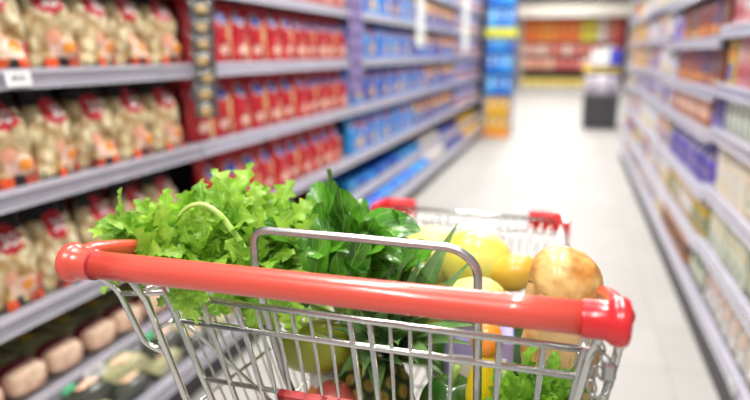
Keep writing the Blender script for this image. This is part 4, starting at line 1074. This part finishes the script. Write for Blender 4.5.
# parsley bunch at the right
rr = random.Random(31)
pr = empty('parsley_bunch', (-.03, .745, .612)); co3 = Vector(pr.location)
tag(pr, 'bunch of fine leaved parsley behind the wires under the right of the handle', 'parsley')
pb = MB()
def pl(mb, p, t, n, rr): jag_leaf(mb, Vector(p) - co3, t, n, rr.uniform(.022, .036), rr, 0, 9)
clump(pb, 110, (-.015, .745, .845), (.055, .032, .06), rr, pl, .8, .45, .5, -.75, (.4, 1)); pb.build('foliage', 'parsley', pr)
for i in range(9):
    x = rr.uniform(-.03, .03); MB().tube([(x * .4, 0, .003), (x * .8, rr.uniform(-.01, .01), .12), (x * 1.2, rr.uniform(-.015, .015), .22)], .0018, 6).build('stem', 'celerystalk', pr)
# yellow bottle with an orange cap
bt = empty('yellow_bottle', (-.086, .79, .603)); tag(bt, 'yellow bottle with round orange cap standing behind the parsley', 'bottle')
MB().lathe([(.010, 0), (.024, .002), (.027, .008), (.027, .20), (.026, .235), (.021, .265), (.016, .285), (.015, .300)], 28).build('bottle_body', 'juice', bt)
MB().lathe([(.014, .296), (.0185, .298), (.0205, .312), (.018, .328), (.010, .338), (.002, .340)], 24).build('cap', 'tangerine', bt)
# green pepper
def fruit(name, loc, rad, m, label, cat, lobes=0, stem=None, rot=(0, 0, 0), flat=1.0, m2=None, tap=0.0):
    r = empty(name, loc); r.rotation_euler = rot
    def f(u, v):
        th = 2 * pi * u; ph = pi * v; R_ = sin(ph) * (1 + (.07 * cos(lobes * th) if lobes else 0)) * (1 + tap * cos(ph))
        dz = -.25 * math.exp(-(ph / .35) ** 2) if lobes else -.06 * math.exp(-(ph / .3) ** 2)
        return Vector((rad[0] * R_ * cos(th), rad[1] * R_ * sin(th), rad[2] * (cos(ph) + dz)))
    MB().grid(f, 40, 26, closeu=True).build('skin', m, r)
    if stem: MB().tube([(0, 0, rad[2] * .68), (.002, 0, rad[2] * .95), (.006, 0, rad[2] * 1.22)], [.006, .004, .005], 8).build('stem', stem, r)
    tag(r, label, cat); return r
fruit('green_pepper', (-.130, .80, .80), (.044, .042, .056), 'pepper', 'dark green bell pepper beside the pineapple', 'pepper', 4, 'pepperstem')
fruit('green_melon', (-.140, .835, .675), (.068, .066, .068), 'mango', 'olive green melon under the green pepper', 'melon', 0, 'pepperstem')
mg = fruit('mango', (-.345, .84, .848), (.040, .040, .062), 'mango', 'olive green mango with a red blush under the spinach', 'mango', 0, 'pepperstem', (0, radians(78), radians(8)), tap=.12)
bl = MB()
def bf(u, v):
    th = radians(-30 + 200 * u); ph = pi * (.04 + .30 * v); R_ = sin(ph) * (1 + .12 * cos(ph)) * 1.012
    return Vector((.040 * R_ * cos(th), .040 * R_ * sin(th), .062 * 1.012 * cos(ph)))
bl.grid(bf, 16, 10).build('blush', 'blush', mg)
# small orange bottle and red apple below the mango
ob = empty('orange_jar', (-.338, .86, .603)); tag(ob, 'small orange jar with white lid under the mango', 'jar')
MB().lathe([(.020, 0), (.028, .004), (.028, .16), (.022, .18)], 24).build('jar_body', 'orange', ob); MB().lathe([(.024, .178), (.025, .18), (.025, .20), (.022, .203)], 24).build('lid', 'white', ob)
fruit('red_apple', (-.302, .80, .79), (.030, .030, .027), 'apple', 'red apple between the mango and the pineapple', 'apple', 0, 'bananatip')
fruit('red_apple', (-.305, .80, .737), (.030, .030, .028), 'apple', 'red apple lowest but one of the pile left of the pineapple', 'apple', 0, 'bananatip')
fruit('red_apple', (-.305, .80, .682), (.030, .030, .028), 'apple', 'red apple in the pile left of the pineapple, below two apples', 'apple', 0, 'bananatip')
fruit('red_apple', (-.305, .80, .630), (.030, .030, .028), 'apple', 'red apple on the basket floor left of the pineapple', 'apple', 0, 'bananatip')
# fruit at the front of the basket
fruit('yellow_melon', (-.145, 1.12, .912), (.066, .062, .058), 'melon', 'bright yellow melon behind the pineapple crown', 'melon', 0, None, (0, .3, 0))
fruit('yellow_melon', (-.235, 1.16, .905), (.060, .060, .056), 'banana', 'pale yellow melon left of the bright yellow one', 'melon', 0, None)
fruit('orange_mango', (-.075, 1.08, .912), (.032, .032, .042), 'mangoy', 'orange yellow mango beside the bread', 'mango', 0, None, (0, 1.2, 0))
fruit('large_melon', (-.12, 1.12, .735), (.118, .118, .125), 'pepper', 'large dark green melon at the bottom of the basket under the yellow fruit', 'melon', 0, None)
fruit('large_melon', (-.28, 1.28, .735), (.085, .10, .118), 'mango', 'large olive melon at the front bottom of the basket', 'melon', 0, None)
o = fruit('tomato', (-.285, 1.22, .885), (.033, .033, .030), 'tangerine', 'small orange tomato left of the yellow melons', 'tomato', 0, 'pepperstem')
# bananas
rr = random.Random(3)
bn = empty('banana_bunch', (-.115, .93, .908)); tag(bn, 'bunch of pale yellow bananas left of the bread', 'bananas')
for k in range(3):
    pts = []
    for i in range(15):
        t = i / 14; a = -1.15 + 1.6 * t
        pts.append(Vector((.082 * sin(a) + .0 * k, -.032 + .034 * k, .085 * cos(a) - .065 - .004 * k)))
    rs = [.007, .011, .0155, .0175] + [.0185] * 7 + [.0175, .0145, .010, .005]
    b1 = MB().tube(pts, rs, 10).build('banana', 'banana', bn)
    MB().tube([pts[-1] - Vector((0, 0, 0)), pts[-1] + (pts[-1] - pts[-2]).normalized() * .006], .0052, 8).build('tip', 'bananatip', b1)
MB().tube([(-.068, -.032, -.022), (-.085, 0, -.03), (-.068, .036, -.022)], .008, 8).build('crown', 'bananatip', bn)
# lavender packet and a tall box in the middle carrying the bananas
pk = make_box('lavender_packet', [('white', .1, .9, .6, .9), ('orange', .2, .8, .2, .35)], .10, .268, .06, 'card'); pk.location = (-.110, .915, .603); pk.rotation_euler = (0, 0, -pi / 2 + .1); pk.color = (.36, .32, .66, 1)
tag(pk, 'lavender and white packet standing between pineapple and yellow bottle', 'packet')
